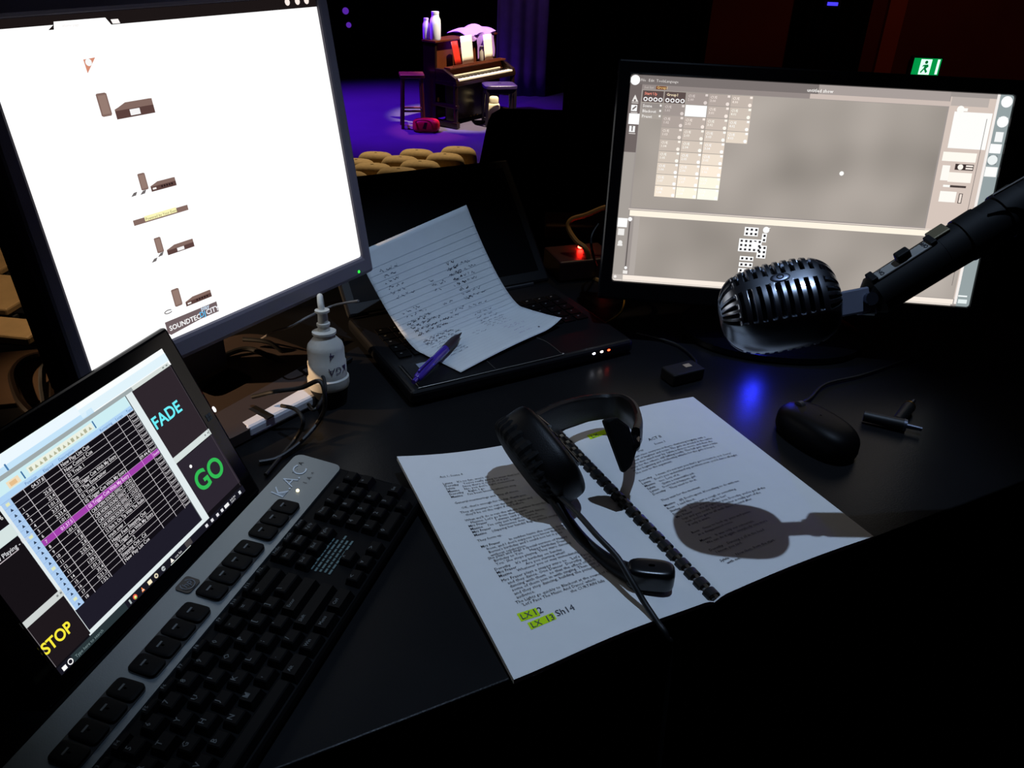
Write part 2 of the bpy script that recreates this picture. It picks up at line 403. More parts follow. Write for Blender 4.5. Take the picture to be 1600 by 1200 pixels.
# red handbag
hp = aty(666, 201, 11.72); hp.z = STAGEZ
t = thing('handbag', 'shiny red handbag lying on the stage floor by the stool', 'bag', hp, .1)
m_hb = mat('red_bag_leather', (225, 30, 50), .35, spec=.5, bump=.4, bscale=25)
b = MB(); b.super((0, 0, .085), ((.20, 0, 0), (0, .11, 0), (0, .02, .085)), .5, .7, 36, 18, fn=lambda u, v: (1.08 - .32 * v) * (1 + .05 * sin(2 * PI * u * 5))); b.build('bag_body', m_hb, t, smooth=True)
b = MB(); b.tube(smoothpath([(-.12, -.07, .10), (-.14, -.10, .15), (-.06, -.12, .175), (.04, -.12, .16), (.08, -.10, .10)]), .012, 8); b.build('handle', m_hb, t, smooth=True)
b = MB(); b.prism([(-.05, -.125, .06), (-.02, -.115, .14), (.02, -.115, .14), (.0, -.125, .05)], (0, .01, 0)); b.build('flap', mat('dark_red_lining', (70, 5, 15), .6), t)
# ------------------------------------------------------------------ desk
DY = .49
D0 = Vector((.0106, .4431, 0)) + Vector((-sin(DY), cos(DY), 0)) * .002
m_desk = mat('black_desk_laminate', (21, 21, 22), .30, spec=.13, var=.25, vscale=14, bump=.06, bscale=500)
m_desk_e = mat('desk_edge_band', (12, 12, 13), .5, spec=.2)
t = thing('desk', 'black laminate desk carrying the monitors, script and keyboard', 'desk', D0, DY)
b = MB(); b.box((.22, .375, -.0125), (1.58, .75, .025)); b.build('desktop', m_desk, t, bevel=.0015)
for x in (-.55, .98):
    b = MB(); b.box((x, .36, (FLOORZ - .025) / 2), (.025, .66, -FLOORZ - .025)); b.build('side_panel', m_desk_e, t)
b = MB(); b.box((.215, .62, -.25), (1.48, .02, .45)); b.build('modesty_panel', m_desk_e, t)

# ------------------------------------------------------------------ left monitor (square, white page)
LY, LT = 1.0365, .1506
lp = Vector((-.2946, .8230, 0)); LW, LH = .376, .301
t = thing('computer_monitor', 'square black monitor showing a glaring white web page, left of the desk', 'monitor', lp, LY)
lz = .1343
R_ = (-LT, 0, 0)
b = MB()
w, h = LW / 2, LH
o_ = dict(l=-w - .016, r=w + .016, b=-.024, t=h + .020)
def ringframe(b, l, r, bo, to, w, h, y0, y1):
    out = [(l, bo), (r, bo), (r, to), (l, to)]; inn = [(-w, 0), (w, 0), (w, h), (-w, h)]
    vs = [(x, y0, z) for x, z in out] + [(x, y0, z) for x, z in inn] + [(x, y1, z) for x, z in out] + [(x, y1, z) for x, z in inn]
    fs = []
    for i in range(4):
        j = (i + 1) % 4
        fs += [(i, j, 4 + j, 4 + i), (8 + i, 8 + j, 12 + j, 12 + i), (i, j, 8 + j, 8 + i), (4 + i, 4 + j, 12 + j, 12 + i)]
    b.add(vs, fs)
ringframe(b, **{'l': o_['l'], 'r': o_['r'], 'bo': o_['b'], 'to': o_['t']}, w=w, h=h, y0=-.004, y1=.016)
bz = b.build('bezel', CHAR, t, loc=(0, 0, lz), rot=R_, bevel=.004)
b = MB(); b.box((0, .036, h / 2), (LW + .03, .04, LH + .042)); b.super((0, .058, h / 2), ((.16, 0, 0), (0, .025, 0), (0, 0, .13)), .3, .3, 28, 14)
b.build('rear_housing', BLACK, t, loc=(0, 0, lz), rot=R_, bevel=.006)
b = MB(); b.use(glow((40, 255, 60), 2.0)); b.ball((w - .012, -.0042, -.016), (.0018, .0008, .0018)); b.build('power_light', None, t, loc=(0, 0, lz), rot=R_)
b = MB(); b.box((0, .105, .12), (.07, .03, .24)); b.box((0, .085, .22), (.06, .06, .06)); b.build('stand_neck', BLACK, t, bevel=.006)
b = MB(); b.super((0, .06, .009), ((.125, 0, 0), (0, .10, 0), (0, 0, .009)), .25, .45, 40, 8); b.build('stand_base', mat('matt_base', (60, 50, 46), .55, spec=.3), t, smooth=True)
u = UI(LW, LH)
WHT = (255, 255, 255)
u.mb.use(glow(WHT, 1.0, True)); u.mb.cur = u.mb.cur
u.rect(0, 0, 1, 1, (28, 22, 22), 0)
g = glow(WHT, 1.12, True)
u.mb.use(g); u.mb.face([u.p(a, c, 1) for a, c in ((0, 1), (1, 1), (1, .036), (0, .036))])
u.mb.face([u.p(a, c, 1) for a, c in ((-.0, .036), (.155, .036), (.17, .024), (0, .024))])
u.mb.face([u.p(a, c, 1) for a, c in ((.168, .0365), (.312, .0365), (.301, .016), (.173, .016))])
BRN, BRD = (132, 106, 98), (92, 66, 62)
u.poly([(.316, .034), (.336, .034), (.333, .022), (.313, .022)], (255, 250, 248), 2)
for a in (.885, .925, .962): u.disc(a, .013, .0036, (255, 240, 232), 2)
u.text('Home page', .19, .032, .011, (226, 220, 216), 3)
u.poly([(.216, .120), (.217, .158), (.247, .118)], (214, 142, 116), 2); u.disc(.227, .129, .0031, (250, 250, 250), 3)
def spk(a, c, ww, hh): 
    u.poly([(a, c + hh * .04), (a, c + hh * .95), (a + ww * .15, c + hh), (a + ww * .9, c + hh), (a + ww, c + hh * .93), (a + ww, c + hh * .05), (a + ww * .85, c), (a + ww * .1, c)], BRN, 2)
    u.rect(a + ww * .14, c + hh * .1, a + ww * .86, c + hh * .9, (150, 124, 114), 3)
spk(.221, .215, .028, .066); spk(.269, .461, .021, .052); spk(.264, .665, .02, .05); spk(.271, .843, .024, .06)
def amp(a, c, ww, hh, hole=True):
    u.poly([(a, c + hh * .35), (a, c + hh), (a + ww, c + hh), (a + ww, c + hh * .02), (a + ww * .92, c), (a + ww * .3, c), (a + ww * .1, c + hh * .25)], BRN, 2)
    u.rect(a, c + hh * .45, a + ww, c + hh, BRD, 3)
    if hole: u.rect(a + ww * .36, c + hh * .5, a + ww * .62, c + hh * .9, (248, 246, 246), 4)
    else:
        u.rect(a + ww * .06, c + hh * .6, a + ww * .2, c + hh * .8, (246, 240, 236), 4)
        for i in range(5): u.rect(a + ww * (.4 + .1 * i), c + hh * .55, a + ww * (.46 + .1 * i), c + hh * .78, (40, 28, 28), 4)
amp(.258, .251, .108, .044); amp(.296, .497, .076, .027, False); amp(.292, .704, .085, .027); amp(.304, .890, .086, .025, False)
u.rect(.222, .593, .388, .610, BRN, 2); u.rect(.255, .590, .352, .606, (255, 250, 190), 3)
u.text('Powered by Your Event', .257, .604, .0125, (120, 104, 60), 4)
u.rect(.228, .938, .400, .975, (112, 96, 98), 2); u.poly([(.228, .975), (.236, .986), (.40, .968), (.40, .965)], (112, 96, 98), 2)
u.text('SOUNDTEC', .236, .972, .024, (255, 255, 255), 3, fat=.02)
u.text('DJ', .336, .970, .026, (90, 190, 240), 3, fat=.02); u.text('CITY', .358, .970, .026, (250, 250, 255), 3, fat=.02); u.text('play', .345, .95, .022, (210, 230, 250), 3, fat=.02)
for a, c in ((.236, .519), (.262, .52), (.24, .733), (.262, .722)):
    u.poly([(a, c + .004), (a + .014, c + .003), (a + .02, c - .007), (a + .01, c - .006)], (110, 104, 104), 2)
for k in range(9):
    a1, a2 = k * .6 + .4, k * .6 + 1.0
    u.poly([(.247 + .013 * cos(a1), .908 + .007 * sin(a1)), (.247 + .013 * cos(a2), .908 + .007 * sin(a2)), (.247 + .010 * cos(a2), .908 + .004 * sin(a2)), (.247 + .010 * cos(a1), .908 + .004 * sin(a1))], (90, 84, 84), 2)
u.mb.build('screen', None, t, loc=(0, 0, lz), rot=R_)

# ------------------------------------------------------------------ right monitor (wide, lighting software)
RY, RT = -.0942, .2357
rp = Vector((.3671, 1.0346, 0)); RW, RH, rz = .4726, .2661, .0866
t = thing('computer_monitor', 'wide glossy black monitor showing grey lighting software behind the microphone', 'monitor', rp, RY)
R_ = (-RT, 0, 0); w = RW / 2; h = RH
b = MB(); ringframe(b, -w - .018, w + .018, -.026, h + .018, w, h, -.004, .012); b.build('bezel', BLACKG, t, loc=(0, 0, rz), rot=R_, bevel=.003)
b = MB(); b.box((0, .024, h / 2 - .004), (RW + .032, .024, RH + .04)); b.super((0, .035, h / 2), ((.19, 0, 0), (0, .02, 0), (0, 0, .10)), .35, .35, 28, 12)
b.build('rear_housing', BLACK, t, loc=(0, 0, rz), rot=R_, bevel=.004)
b = MB(); b.use(glow((40, 50, 255), 1050.0, True)); b.ball((-.022, -.005, -.021), (.006, .0016, .0022)); b.build('power_light', None, t, loc=(0, 0, rz), rot=R_)
b = MB(); b.box((w - .145, -.0044, -.0165), (.052, .0006, .0085)); b.build('sticker', mat('grey_sticker', (112, 118, 122), .6), t, loc=(0, 0, rz), rot=R_)
b = MB(); b.flat = True
for x_, l_ in ((-.166, .003), (-.161, .006), (-.146, .005), (-.139, .022)): b.face([(w + x_, -.0049, -.0182), (w + x_ + l_, -.0049, -.0182), (w + x_ + l_, -.0049, -.0152), (w + x_, -.0049, -.0152)]); b.build('sticker_print', mat('dark_print', (50, 52, 56), .7), t, loc=(0, 0, rz), rot=R_)
b = MB(); b.tube([(0, .075, .008), (0, .07, .15)], [.03, .022], 16); b.box((0, .06, .16), (.05, .05, .05)); b.build('stand_neck', BLACKG, t, smooth=True)
b = MB(); b.super((0, .05, .007), ((.13, 0, 0), (0, .095, 0), (0, 0, .007)), .4, .9, 44, 8); b.build('stand_base', BLACKG, t, smooth=True)
u = UI(RW, RH)
# the panel: backlight patchiness of the grey workspace
m = bpy.data.materials.new('screen_workspace'); m.use_nodes = True; nt = m.node_tree; bs = nt.nodes['Principled BSDF']
bs.inputs['Base Color'].default_value = (0, 0, 0, 1); bs.inputs['Specular IOR Level'].default_value = 0
tc = nt.nodes.new('ShaderNodeTexCoord'); n1 = nt.nodes.new('ShaderNodeTexNoise'); n1.inputs['Scale'].default_value = 9; n1.inputs['Detail'].default_value = 1
cr = nt.nodes.new('ShaderNodeValToRGB'); cr.color_ramp.elements[0].position = .25; cr.color_ramp.elements[1].position = .75
cr.color_ramp.elements[0].color = (*lin((140, 133, 126)), 1); cr.color_ramp.elements[1].color = (*lin((186, 177, 169)), 1)
nt.links.new(tc.outputs['Object'], n1.inputs['Vector']); nt.links.new(n1.outputs['Fac'], cr.inputs['Fac']); nt.links.new(cr.outputs['Color'], bs.inputs['Emission Color']); bs.inputs['Emission Strength'].default_value = 1.0
WSP = m
def wrect(u0, v0, u1, v1, l):
    u.mb.use(WSP); u.mb.face([u.p(a, c, l) for a, c in ((u0, v1), (u1, v1), (u1, v0), (u0, v0))])
u.rect(0, 0, 1, 1, (158, 150, 146), 0)
u.rect(.0, .0, .032, .36, (112, 102, 100), 1); u.rect(.0, .36, .03, 1, (165, 158, 152), 1)
u.rect(0, 0, .5, .042, (122, 114, 112), 1); u.rect(.5, 0, .84, .042, (168, 158, 154), 1)
u.rect(.032, .042, .48, .064, (148, 138, 135), 1); u.rect(.48, .042, .845, .064, (205, 190, 182), 1)
u.disc(.012, .024, .0062, (255, 255, 255), 3)
for i, (s_, a) in enumerate((('File', .027), ('Edit', .048), ('Tools', .069), ('Language', .092))): u.text(s_, a, .028, .0175, (228, 222, 218), 3, res=1)
u.text('Set list', .038, .060, .017, (205, 196, 190), 3, res=1); u.rect(.070, .046, .098, .061, (120, 70, 40), 2); u.text('Group1', .072, .058, .017, (255, 220, 150), 3, res=1)
u.text('untitled show', .47, .034, .022, (255, 252, 248), 3, fat=.01, res=1)
wrect(.034, .066, .838, .625, 2)
# cue buttons: five columns
cw = .0596; rh_ = .0555
def cell(c, r, tone, hot=False):
    a, v = .0355 + c * cw, .0685 + r * rh_
    if hot: u.rect(a, v, a + cw - .002, v + rh_ - .003, (255, 255, 255), 3); return
    u.rect(a, v, a + cw - .002, v + rh_ - .003, tone, 3)
    l2 = tuple(min(255, x + 60) for x in tone)
    u.text('CUE', a + .004, v + .020, .017, l2, 4, fat=.01, res=1); u.text('%d.%02d' % (c, r), a + .004, v + .036, .016, l2, 4, fat=.01, res=1)
    u.rect(a + cw - .010, v + .002, a + cw - .003, v + .012, l2, 4); u.disc(a + cw - .008, v + .042, .0022, l2, 4)
def tone(r, c):
    k = r + c * 1.2; return (min(255, int(150 + 12.5 * k)), min(255, int(139 + 12.0 * k)), min(255, int(136 + 10.0 * k)))
for c, n_ in ((1, 9), (2, 9), (3, 9), (4, 4)):
    for r in range(n_):
        if c == 1 and r == 0: continue
        cell(c, r, tone(r, c - 1), c == 2 and r == 1)
# two header tiles with four glowing digits each
for c, nm, colr in ((0, 'Start Up', (255, 150, 130)), (1, 'Group1', (255, 236, 200))):
    a = .0355 + c * cw
    u.rect(a, .0685, a + cw - .003, .121, (92, 78, 76), 3); u.text(nm, a + .005, .088, .018, colr, 4, fat=.012, res=1)
    for i in range(4): u.text('O', a + .003 + .0135 * i, .117, .026, (255, 255, 255), 4, fat=.035)
for i in range(3):
    v = .127 + .0245 * i
    u.rect(.036, v, .0915, v + .0225, (150 + 10 * i, 142 + 10 * i, 138 + 8 * i), 3); u.text(('Scene', 'Blackout', 'Preset')[i], .039, v + .018, .019, (238, 234, 230), 4, fat=.02, res=1); u.rect(.085, v + .003, .090, v + .012, (245, 240, 236), 4)
# left tool strip
u.rect(.004, .178, .033, .228, (255, 255, 255), 3)
for v, ic in ((.105, 'A'), (.150, 'E'), (.248, 'i')):
    if ic != 'A': u.rect(.008, v - .012, .024, v + .017, (250, 250, 250), 3)
    if ic == 'A': u.poly([(.008, v + .018), (.026, v + .018), (.022, v + .008), (.016, v - .014), (.012, v + .0)], (236, 232, 228), 3); u.disc(.016, v + .012, .0014, (110, 100, 98), 4)
    if ic == 'E': u.poly([(.011, v + .012), (.012, v + .004), (.020, v - .008), (.023, v - .004), (.015, v + .009)], (110, 100, 98), 4)
    if ic == 'i': u.rect(.0145, v - .004, .0175, v + .012, (90, 80, 78), 4); u.disc(.016, v - .008, .001, (90, 80, 78), 4)
    u.rect(.008, v + .022, .026, v + .0255, (226, 220, 216), 3)
# split bar, lower view
u.rect(.028, .632, .87, .637, (226, 214, 204), 3); u.rect(.032, .640, .955, .668, (255, 246, 228), 3)
wrect(.062, .669, .955, .965, 2); u.rect(.046, .669, .062, .965, (176, 168, 162), 3)
u.rect(.001, .682, .028, .727, (255, 255, 255), 3); u.rect(.004, .735, .022, .768, (240, 238, 235), 3); u.disc(.013, .805, .003, (240, 238, 235), 3); u.rect(.006, .812, .020, .822, (240, 238, 235), 3)
u.rect(.0335, .682, .0365, .93, (88, 82, 80), 4); u.disc(.035, .685, .0028, (255, 255, 255), 5); u.disc(.036, .931, .002, (255, 255, 255), 5); u.rect(.029, .945, .042, .962, (240, 236, 232), 4)
u.rect(.03, .968, .955, .992, (250, 238, 226), 3); u.rect(0, .968, .03, 1, (190, 182, 176), 3); u.disc(.008, .98, .002, (245, 240, 236), 4)
def squares(a, v, nx, ny, dx=.0125, dv=.021):
    u.rect(a - .004, v - .006, a + (nx - 1) * dx + .009, v + (ny - 1) * dv + .016, (255, 255, 255), 3)
    for i in range(nx):
        for j in range(ny): u.rect(a + i * dx, v + j * dv, a + i * dx + .0062, v + j * dv + .0105, (34, 32, 36), 4)
squares(.361, .690, 3, 2); squares(.350, .748, 5, 3); squares(.358, .835, 3, 1); squares(.358, .866, 3, 1); squares(.358, .896, 3, 1); squares(.411, .716, 1, 2); squares(.403, .776, 2, 3)
u.disc(.416, .692, .0042, (255, 255, 255), 4); u.poly([(.417, .698), (.428, .680), (.418, .684)], (255, 255, 255), 4); u.disc(.389, .768, .004, (255, 255, 255), 5)
u.disc(.595, .398, .0028, (255, 255, 252), 4)
# right panels
u.rect(.842, .020, .958, .965, (214, 198, 188), 1); u.rect(.845, .02, .94, .06, (186, 176, 170), 2)
u.rect(.858, .085, .955, .25, (255, 255, 252), 2); u.disc(.872, .075, .0045, (255, 255, 250), 3); u.rect(.872, .068, .89, .082, (255, 255, 250), 3)
u.rect(.85, .268, .937, .31, (255, 252, 242), 2); u.rect(.855, .33, .875, .40, (255, 252, 245), 2); u.rect(.875, .36, .935, .405, (255, 250, 240), 2)
u.rect(.887, .320, .935, .348, (60, 50, 48), 3); u.disc(.901, .334, .0034, (255, 250, 240), 4); u.rect(.915, .324, .933, .331, (255, 245, 235), 4); u.rect(.915, .336, .933, .343, (255, 245, 235), 4)
u.rect(.866, .420, .926, .430, (70, 60, 58), 3); u.rect(.866, .420, .884, .430, (255, 255, 250), 4)
u.rect(.862, .45, .905, .50, (255, 253, 246), 2); u.rect(.912, .456, .922, .503, (70, 62, 60), 3); u.rect(.914, .459, .920, .500, (236, 222, 212), 4)
u.rect(.9425, .11, .944, .90, (120, 112, 110), 3); u.rect(.958, .0, .966, .99, (246, 240, 236), 1)
u.rect(.965, 0, 1, 1, (150, 162, 164), 1)
for v in (.03, .119): u.disc(.984, v, .0068, (255, 255, 255), 3)
u.rect(.972, .10, .996, .135, (255, 255, 255), 3); u.rect(.973, .165, .993, .21, (246, 248, 248), 3); u.rect(.966, .22, .995, .262, (255, 255, 255), 3); u.rect(.968, .272, .990, .315, (120, 130, 132), 3); u.disc(.979, .293, .006, (240, 245, 245), 4); u.rect(.966, .325, .997, .37, (255, 255, 252), 3)
u.rect(.966, .945, .99, .952, (250, 255, 255), 3); u.rect(.968, .965, .992, .985, (230, 240, 240), 3)
u.rect(.002, .993, .95, 1.0, (236, 226, 216), 3)
u.mb.build('screen', None, t, loc=(0, 0, rz), rot=R_)
# ------------------------------------------------------------------ tablet
TY, TT = 1.2869, .4312
tp = Vector((-.2928, .5325, 0)); TW, TH, tz = .24, .16, .0153
t = thing('tablet_computer', 'black tablet showing the FADE, GO and STOP cue software', 'tablet', tp, TY)
R_ = (-TT, 0, 0)
b = MB(); b.box((0, .0055, TH / 2 + .0005), (TW + .040, .009, TH + .029)); b.build('body', BLACKG, t, loc=(0, 0, tz), rot=R_, bevel=.004, seg=3)
b = MB(); b.box((0, .085, .0575), (TW * .9, .003, .135), Matrix.Rotation(.62, 3, 'X')); b.build('kickstand', BLACK, t, bevel=.001)
b = MB(); b.box((TW / 2 + .0205, .004, .083), (.004, .004, .010)); b.use(glow((255, 255, 255), 1.2)); b.mats = [b.mats[0]] if b.mats else []
b = MB(); b.use(glow((255, 255, 255), 1.2)); b.ball((TW / 2 + .0212, .003, .083), (.0016, .0016, .0032)); b.build('charge_light', None, t, loc=(0, 0, tz), rot=R_)
b = MB(); b.use(mat('grey_logo', (70, 72, 70), .6))
for i in (0, 1):
    for j in (0, 1): b.box((TW / 2 + .0085 + (i - .5) * .0036, .0008, .081 + (j - .5) * .0036), (.0031, .0006, .0031))
b.build('window_logo', None, t, loc=(0, 0, tz), rot=R_)
u = UI(TW, TH)
DK = (30, 24, 30)
u.rect(0, 0, 1, 1.0, (17, 15, 20), 0)
u.rect(0, 0, 1, .105, (250, 254, 255), 1); u.rect(.0, .055, .60, .083, (196, 228, 250), 2); u.rect(0, .0, .55, .055, (236, 248, 255), 2); u.rect(.55, .03, 1, .078, (226, 244, 252), 2)
u.rect(.0, .083, .785, .104, (158, 168, 170), 3); u.rect(.785, .083, .99, .106, (214, 222, 218), 3)
for a in (.952, .972): u.rect(a, .090, a + .009, .098, (130, 136, 136), 4)
u.rect(.10, .045, .21, .062, (170, 205, 236), 3); u.text('Production 1', .112, .060, .018, (90, 110, 140), 4); u.rect(.232, .048, .238, .082, (70, 120, 170), 4)
# centre window: frame, tool strip, headings, list
u.rect(.142, .104, .778, .962, (226, 236, 238), 1)
u.rect(.10, .104, .742, .165, (206, 238, 244), 2); u.rect(.10, .162, .742, .194, (176, 212, 246), 2)
u.rect(.285, .118, .565, .152, (236, 240, 226), 3)
for i in range(14):
    a = .291 + i * .0195; u.poly([(a, .146), (a + .006, .128), (a + .013, .146)] if i % 3 else [(a, .146), (a + .011, .146), (a + .011, .126), (a, .126)], (176, 178, 150), 4)
u.rect(.570, .114, .575, .156, (60, 110, 160), 4); u.rect(.262, .118, .267, .158, (60, 110, 160), 4)
u.rect(.205, .122, .25, .156, (240, 222, 190), 3); u.rect(.213, .13, .238, .15, (230, 190, 140), 4); u.poly([(.14, .148), (.148, .13), (.156, .148)], (150, 110, 90), 4)
for s_, a in (('Position', .252), ('Elapsed', .325), ('Description', .39), ('Remaining', .578), ('Loops', .655), ('Type', .71)): u.text(s_, a, .186, .021, (70, 110, 170), 4)
u.rect(.189, .192, .741, .81, (17, 14, 20), 3); u.rect(.15, .810, .742, .935, (30, 28, 40), 3); u.rect(.741, .104, .745, .935, (90, 96, 100), 3)
u.rect(.153, .192, .189, .812, (172, 204, 240), 4)
N_ = 20; rh_ = .031
for r in range(N_):
    v = .192 + r * rh_
    u.rect(.189, v - .0011, .741, v + .0011, (196, 190, 196), 5)
    u.rect(.153, v - .0006, .189, v + .0006, (130, 165, 210), 5)
    u.poly([(.166, v + .023), (.171, v + .008), (.177, v + .023)] if r % 6 else [(.165, v + .024), (.178, v + .024), (.178, v + .009), (.165, v + .009)], (40, 56, 80) if r % 6 else (225, 232, 190), 5)
for a in (.238, .316, .379, .583, .655, .706): u.rect(a - .0012, .192, a + .0012, .812, (196, 190, 196), 5)
u.rect(.189, .192 + 8 * rh_, .741, .192 + 9 * rh_, (160, 62, 170), 6)
for a in (.238, .316, .379, .583, .655, .706): u.rect(a - .001, .192 + 8 * rh_, a + .001, .192 + 9 * rh_, (226, 150, 232), 7)
rowsx = ['New Play List Cue', 'New Control Cue', '01 Track 1', 'Stop', '05 Trigger Cue With My Entry', '01 The Entertainer', '01 Track 1', '05 Trigger Cue With My Entry', 'New Play List Cue', '05 Trigger Cue With My Entry', 'CAR HORN SOUND EFFECT - LOUD', 'CAR HORN SOUND EFFECT - LOUD', 'CAR HORN SOUND EFFECT - LOUD', '12 Elvis Is On Tip With The Radio', 'track over 1', 'Happy Feet Stepping Out', '05 Trigger Cue With My Entry', 'track over 2', 'Stepping Out - Cd', 'New Play List Cue']
pos = ['04.37.8', '', '25.8', '23.4', '1:01.2', '3:37.8', '2:33.4', '1:01.2', '01.37.5', '1:01.2', '1.8', '1.8', '2.8', '2:55.2', '16.3', '1:39.2', '1:01.2', '35.4', '5:21.3', '1:32.1']
hexa = lambda r: (250, 210, 252) if r == 8 else (214, 210, 214)
for r in range(N_):
    v = .192 + r * rh_ + .0235
    s_ = rowsx[r] if r != 8 else '05 Trigger Cue With My Entry'
    if r == 9: s_ = rowsx[10]
    wd_ = max(x for x, y in text2d(s_, .027 * TH, 'LEFT', .012, 2)[0])
    u.text(s_, .385, v, .027, hexa(r), 8, fat=.012, sx=min(.92, .192 * TW / wd_))
    if pos[r]: u.text(pos[r], .312, v, .025, hexa(r), 8, fat=.01, align='RIGHT')
    u.text('Sound', .709, v, .021, hexa(r), 8, fat=.012, sx=.85)
    if r > 1: u.text(str(r - 1), .198, v, .023, (220, 216, 220), 8, fat=.01)
u.text('09.44.4', .704, .192 + 7 * rh_ + .0235, .025, (220, 216, 220), 8, fat=.01, align='RIGHT')
# right panels
u.rect(.778, .108, .99, .545, (46, 38, 44), 2); u.rect(.778, .585, 1, .93, (44, 38, 48), 2); u.rect(.776, .543, .998, .580, (214, 224, 222), 3)
for a in (.962, .980): u.rect(a, .556, a + .008, .566, (140, 146, 146), 4)
u.rect(.990, .1, .9925, .95, (70, 64, 70), 3)
u.text('FADE', .780, .357, .098, (110, 240, 250), 4, fat=.022, sx=.99, res=6)
u.text('GO', .803, .812, .165, (50, 186, 84), 4, fat=.022, sx=.96, res=8)
u.disc(.828, .648, .0016, (255, 255, 255), 4)
# left panels
u.rect(0, .104, .142, .29, (226, 240, 250), 2); u.rect(0, .20, .142, .285, (20, 17, 22), 3); u.rect(.02, .287, .145, .35, (214, 228, 226), 3); u.rect(.065, .29, .068, .35, (150, 160, 160), 4)
u.text('Play 6', .09, .25, .03, (220, 220, 220), 4, fat=.01); u.text('Now Playing - Pos 6', .02, .395, .03, (220, 220, 224), 4, fat=.01); u.rect(.0, .402, .12, .406, (200, 190, 196), 4)
u.rect(0, .36, .142, .68, (22, 18, 22), 2); u.rect(0, .680, .152, .714, (206, 212, 210), 4)
for a in (.128, .142): u.rect(a, .69, a + .007, .70, (130, 136, 136), 5)
u.rect(0, .714, .148, .95, (30, 24, 28), 3); u.rect(.0, .714, .002, .95, (120, 114, 118), 4)
u.text('STOP', -.002, .874, .079, (250, 236, 60), 5, fat=.024, sx=.90, res=6)
# task bar
u.rect(0, .958, 1, 1.0, (24, 24, 34), 3); u.rect(.055, .960, .30, 1.0, (40, 52, 56), 4)
u.rect(.012, .972, .028, .993, (255, 255, 255), 5)
for k in range(14):
    a1, a2 = k * PI / 7, (k + 1) * PI / 7
    q = lambda r, a: (.045 + r / TW * cos(a), .981 + r / TH * sin(a))
    u.poly([q(.0024, a1), q(.0024, a2), q(.0016, a2), q(.0016, a1)], (255, 255, 255), 5)
u.text('Type here to search', .066, .990, .022, (120, 140, 142), 5)
u.rect(.315, .968, .322, .992, (170, 180, 180), 5)
u.disc(.343, .98, .0022, (230, 90, 70), 5); u.disc(.343, .981, .0012, (240, 240, 150), 6); u.poly([(.337, .985), (.349, .985), (.346, .992), (.340, .992)], (80, 190, 90), 6)
u.poly([(.374, .992), (.381, .966), (.388, .992)], (240, 140, 80), 5); u.rect(.376, .982, .386, .986, (255, 240, 230), 6)
u.rect(.41, .969, .428, .991, (250, 236, 200), 5); u.disc(.453, .98, .0021, (230, 220, 190), 5); u.disc(.453, .98, .001, (60, 60, 70), 6); u.disc(.492, .98, .0021, (180, 186, 190), 5); u.rect(.487, .979, .5, .983, (40, 40, 52), 6)
u.poly([(.53, .991), (.539, .966), (.548, .991)], (255, 250, 240), 5); u.text('cue list', .556, .988, .02, (220, 220, 224), 5); u.rect(.524, .996, .64, .999, (230, 240, 236), 5); u.rect(.62, .962, .655, .994, (70, 66, 68), 4)
for a in (.74, .775, .81, .84): u.rect(a, .972, a + .014, .990, (226, 226, 232), 5)
u.rect(.865, .970, .892, .990, (240, 240, 240), 5); u.text('8:42 PM', .905, .979, .016, (230, 230, 236), 5); u.text('2/06/17', .905, .993, .014, (230, 230, 236), 5); u.rect(.962, .970, .975, .990, (210, 214, 220), 5)
u.mb.build('screen', None, t, loc=(0, 0, tz), rot=R_)

# ------------------------------------------------------------------ keyboard
KY = math.atan2(.964, .2655)
kc = Vector((-.2096, .4608, 0)); KL, KD = .455, .142
t = thing('computer_keyboard', 'black multimedia keyboard with a silver strip and K.A.C written on it', 'keyboard', kc, KY)
SLOPE = .055
zt = lambda y: .0135 + (y + KD / 2) * SLOPE * 1.5
b = MB(); b.prism([(-KL / 2, -KD / 2, .002), (-KL / 2, KD / 2, .006), (-KL / 2, KD / 2, zt(KD / 2)), (-KL / 2, -KD / 2, zt(-KD / 2))], (KL, 0, 0)); b.build('case', mat('keyboard_case', (6, 6, 7), .6, spec=.08), t, bevel=.005, seg=3)
m_silver = mat('silver_strip', (118, 126, 130), .40, metal=.7, bump=.05, bscale=900)
SY0, SY1 = KD / 2 - .050, KD / 2 + .001
b = MB()
out = []
def rr(x0, x1, y0, y1, r):
    q = []
    for cx, cy, a0 in ((x1 - r, y1 - r, 0), (x0 + r, y1 - r, 90), (x0 + r, y0 + r, 180), (x1 - r, y0 + r, 270)):
        for k in range(5): a = math.radians(a0 + 22.5 * k); q.append((cx + r * cos(a), cy + r * sin(a)))
    return q
b.prism([(x, y, zt(y) - .002) for x, y in rr(-KL / 2 + .001, KL / 2 - .001, SY0, SY1, .008)], (0, 0, .0042)); b.build('silver_strip', m_silver, t)
zs = lambda y: zt(y) + .0024
def onstrip(P, F, x0, y0, name, mt):
    q = MB(); q.flat = True; q.add([(x0 + x, y0 + y, zs(y0 + y) + .0003) for x, y in P], F); return q.build(name, mt, t)
m_chalk = mat('white_paint_pen', (200, 206, 210), .8)
onstrip(*text2d('K.A.C', .021, 'LEFT', -.010, 3, .15), .156, .049, 'handwriting', m_chalk)
m_wp = mat('dark_printing', (26, 28, 30), .6)
onstrip(*text2d('~ .    A', .007, 'LEFT'), .195, .058, 'strip_print', m_wp)
onstrip(*text2d('1   A   ^', .006, 'LEFT'), .185, .0395, 'strip_print', m_wp)
b = MB(); b.use(glow((255, 236, 190), 2.2)); b.ball((.1725, .0415, zs(.0415) + .0005), .0017); b.build('lock_light', None, t)
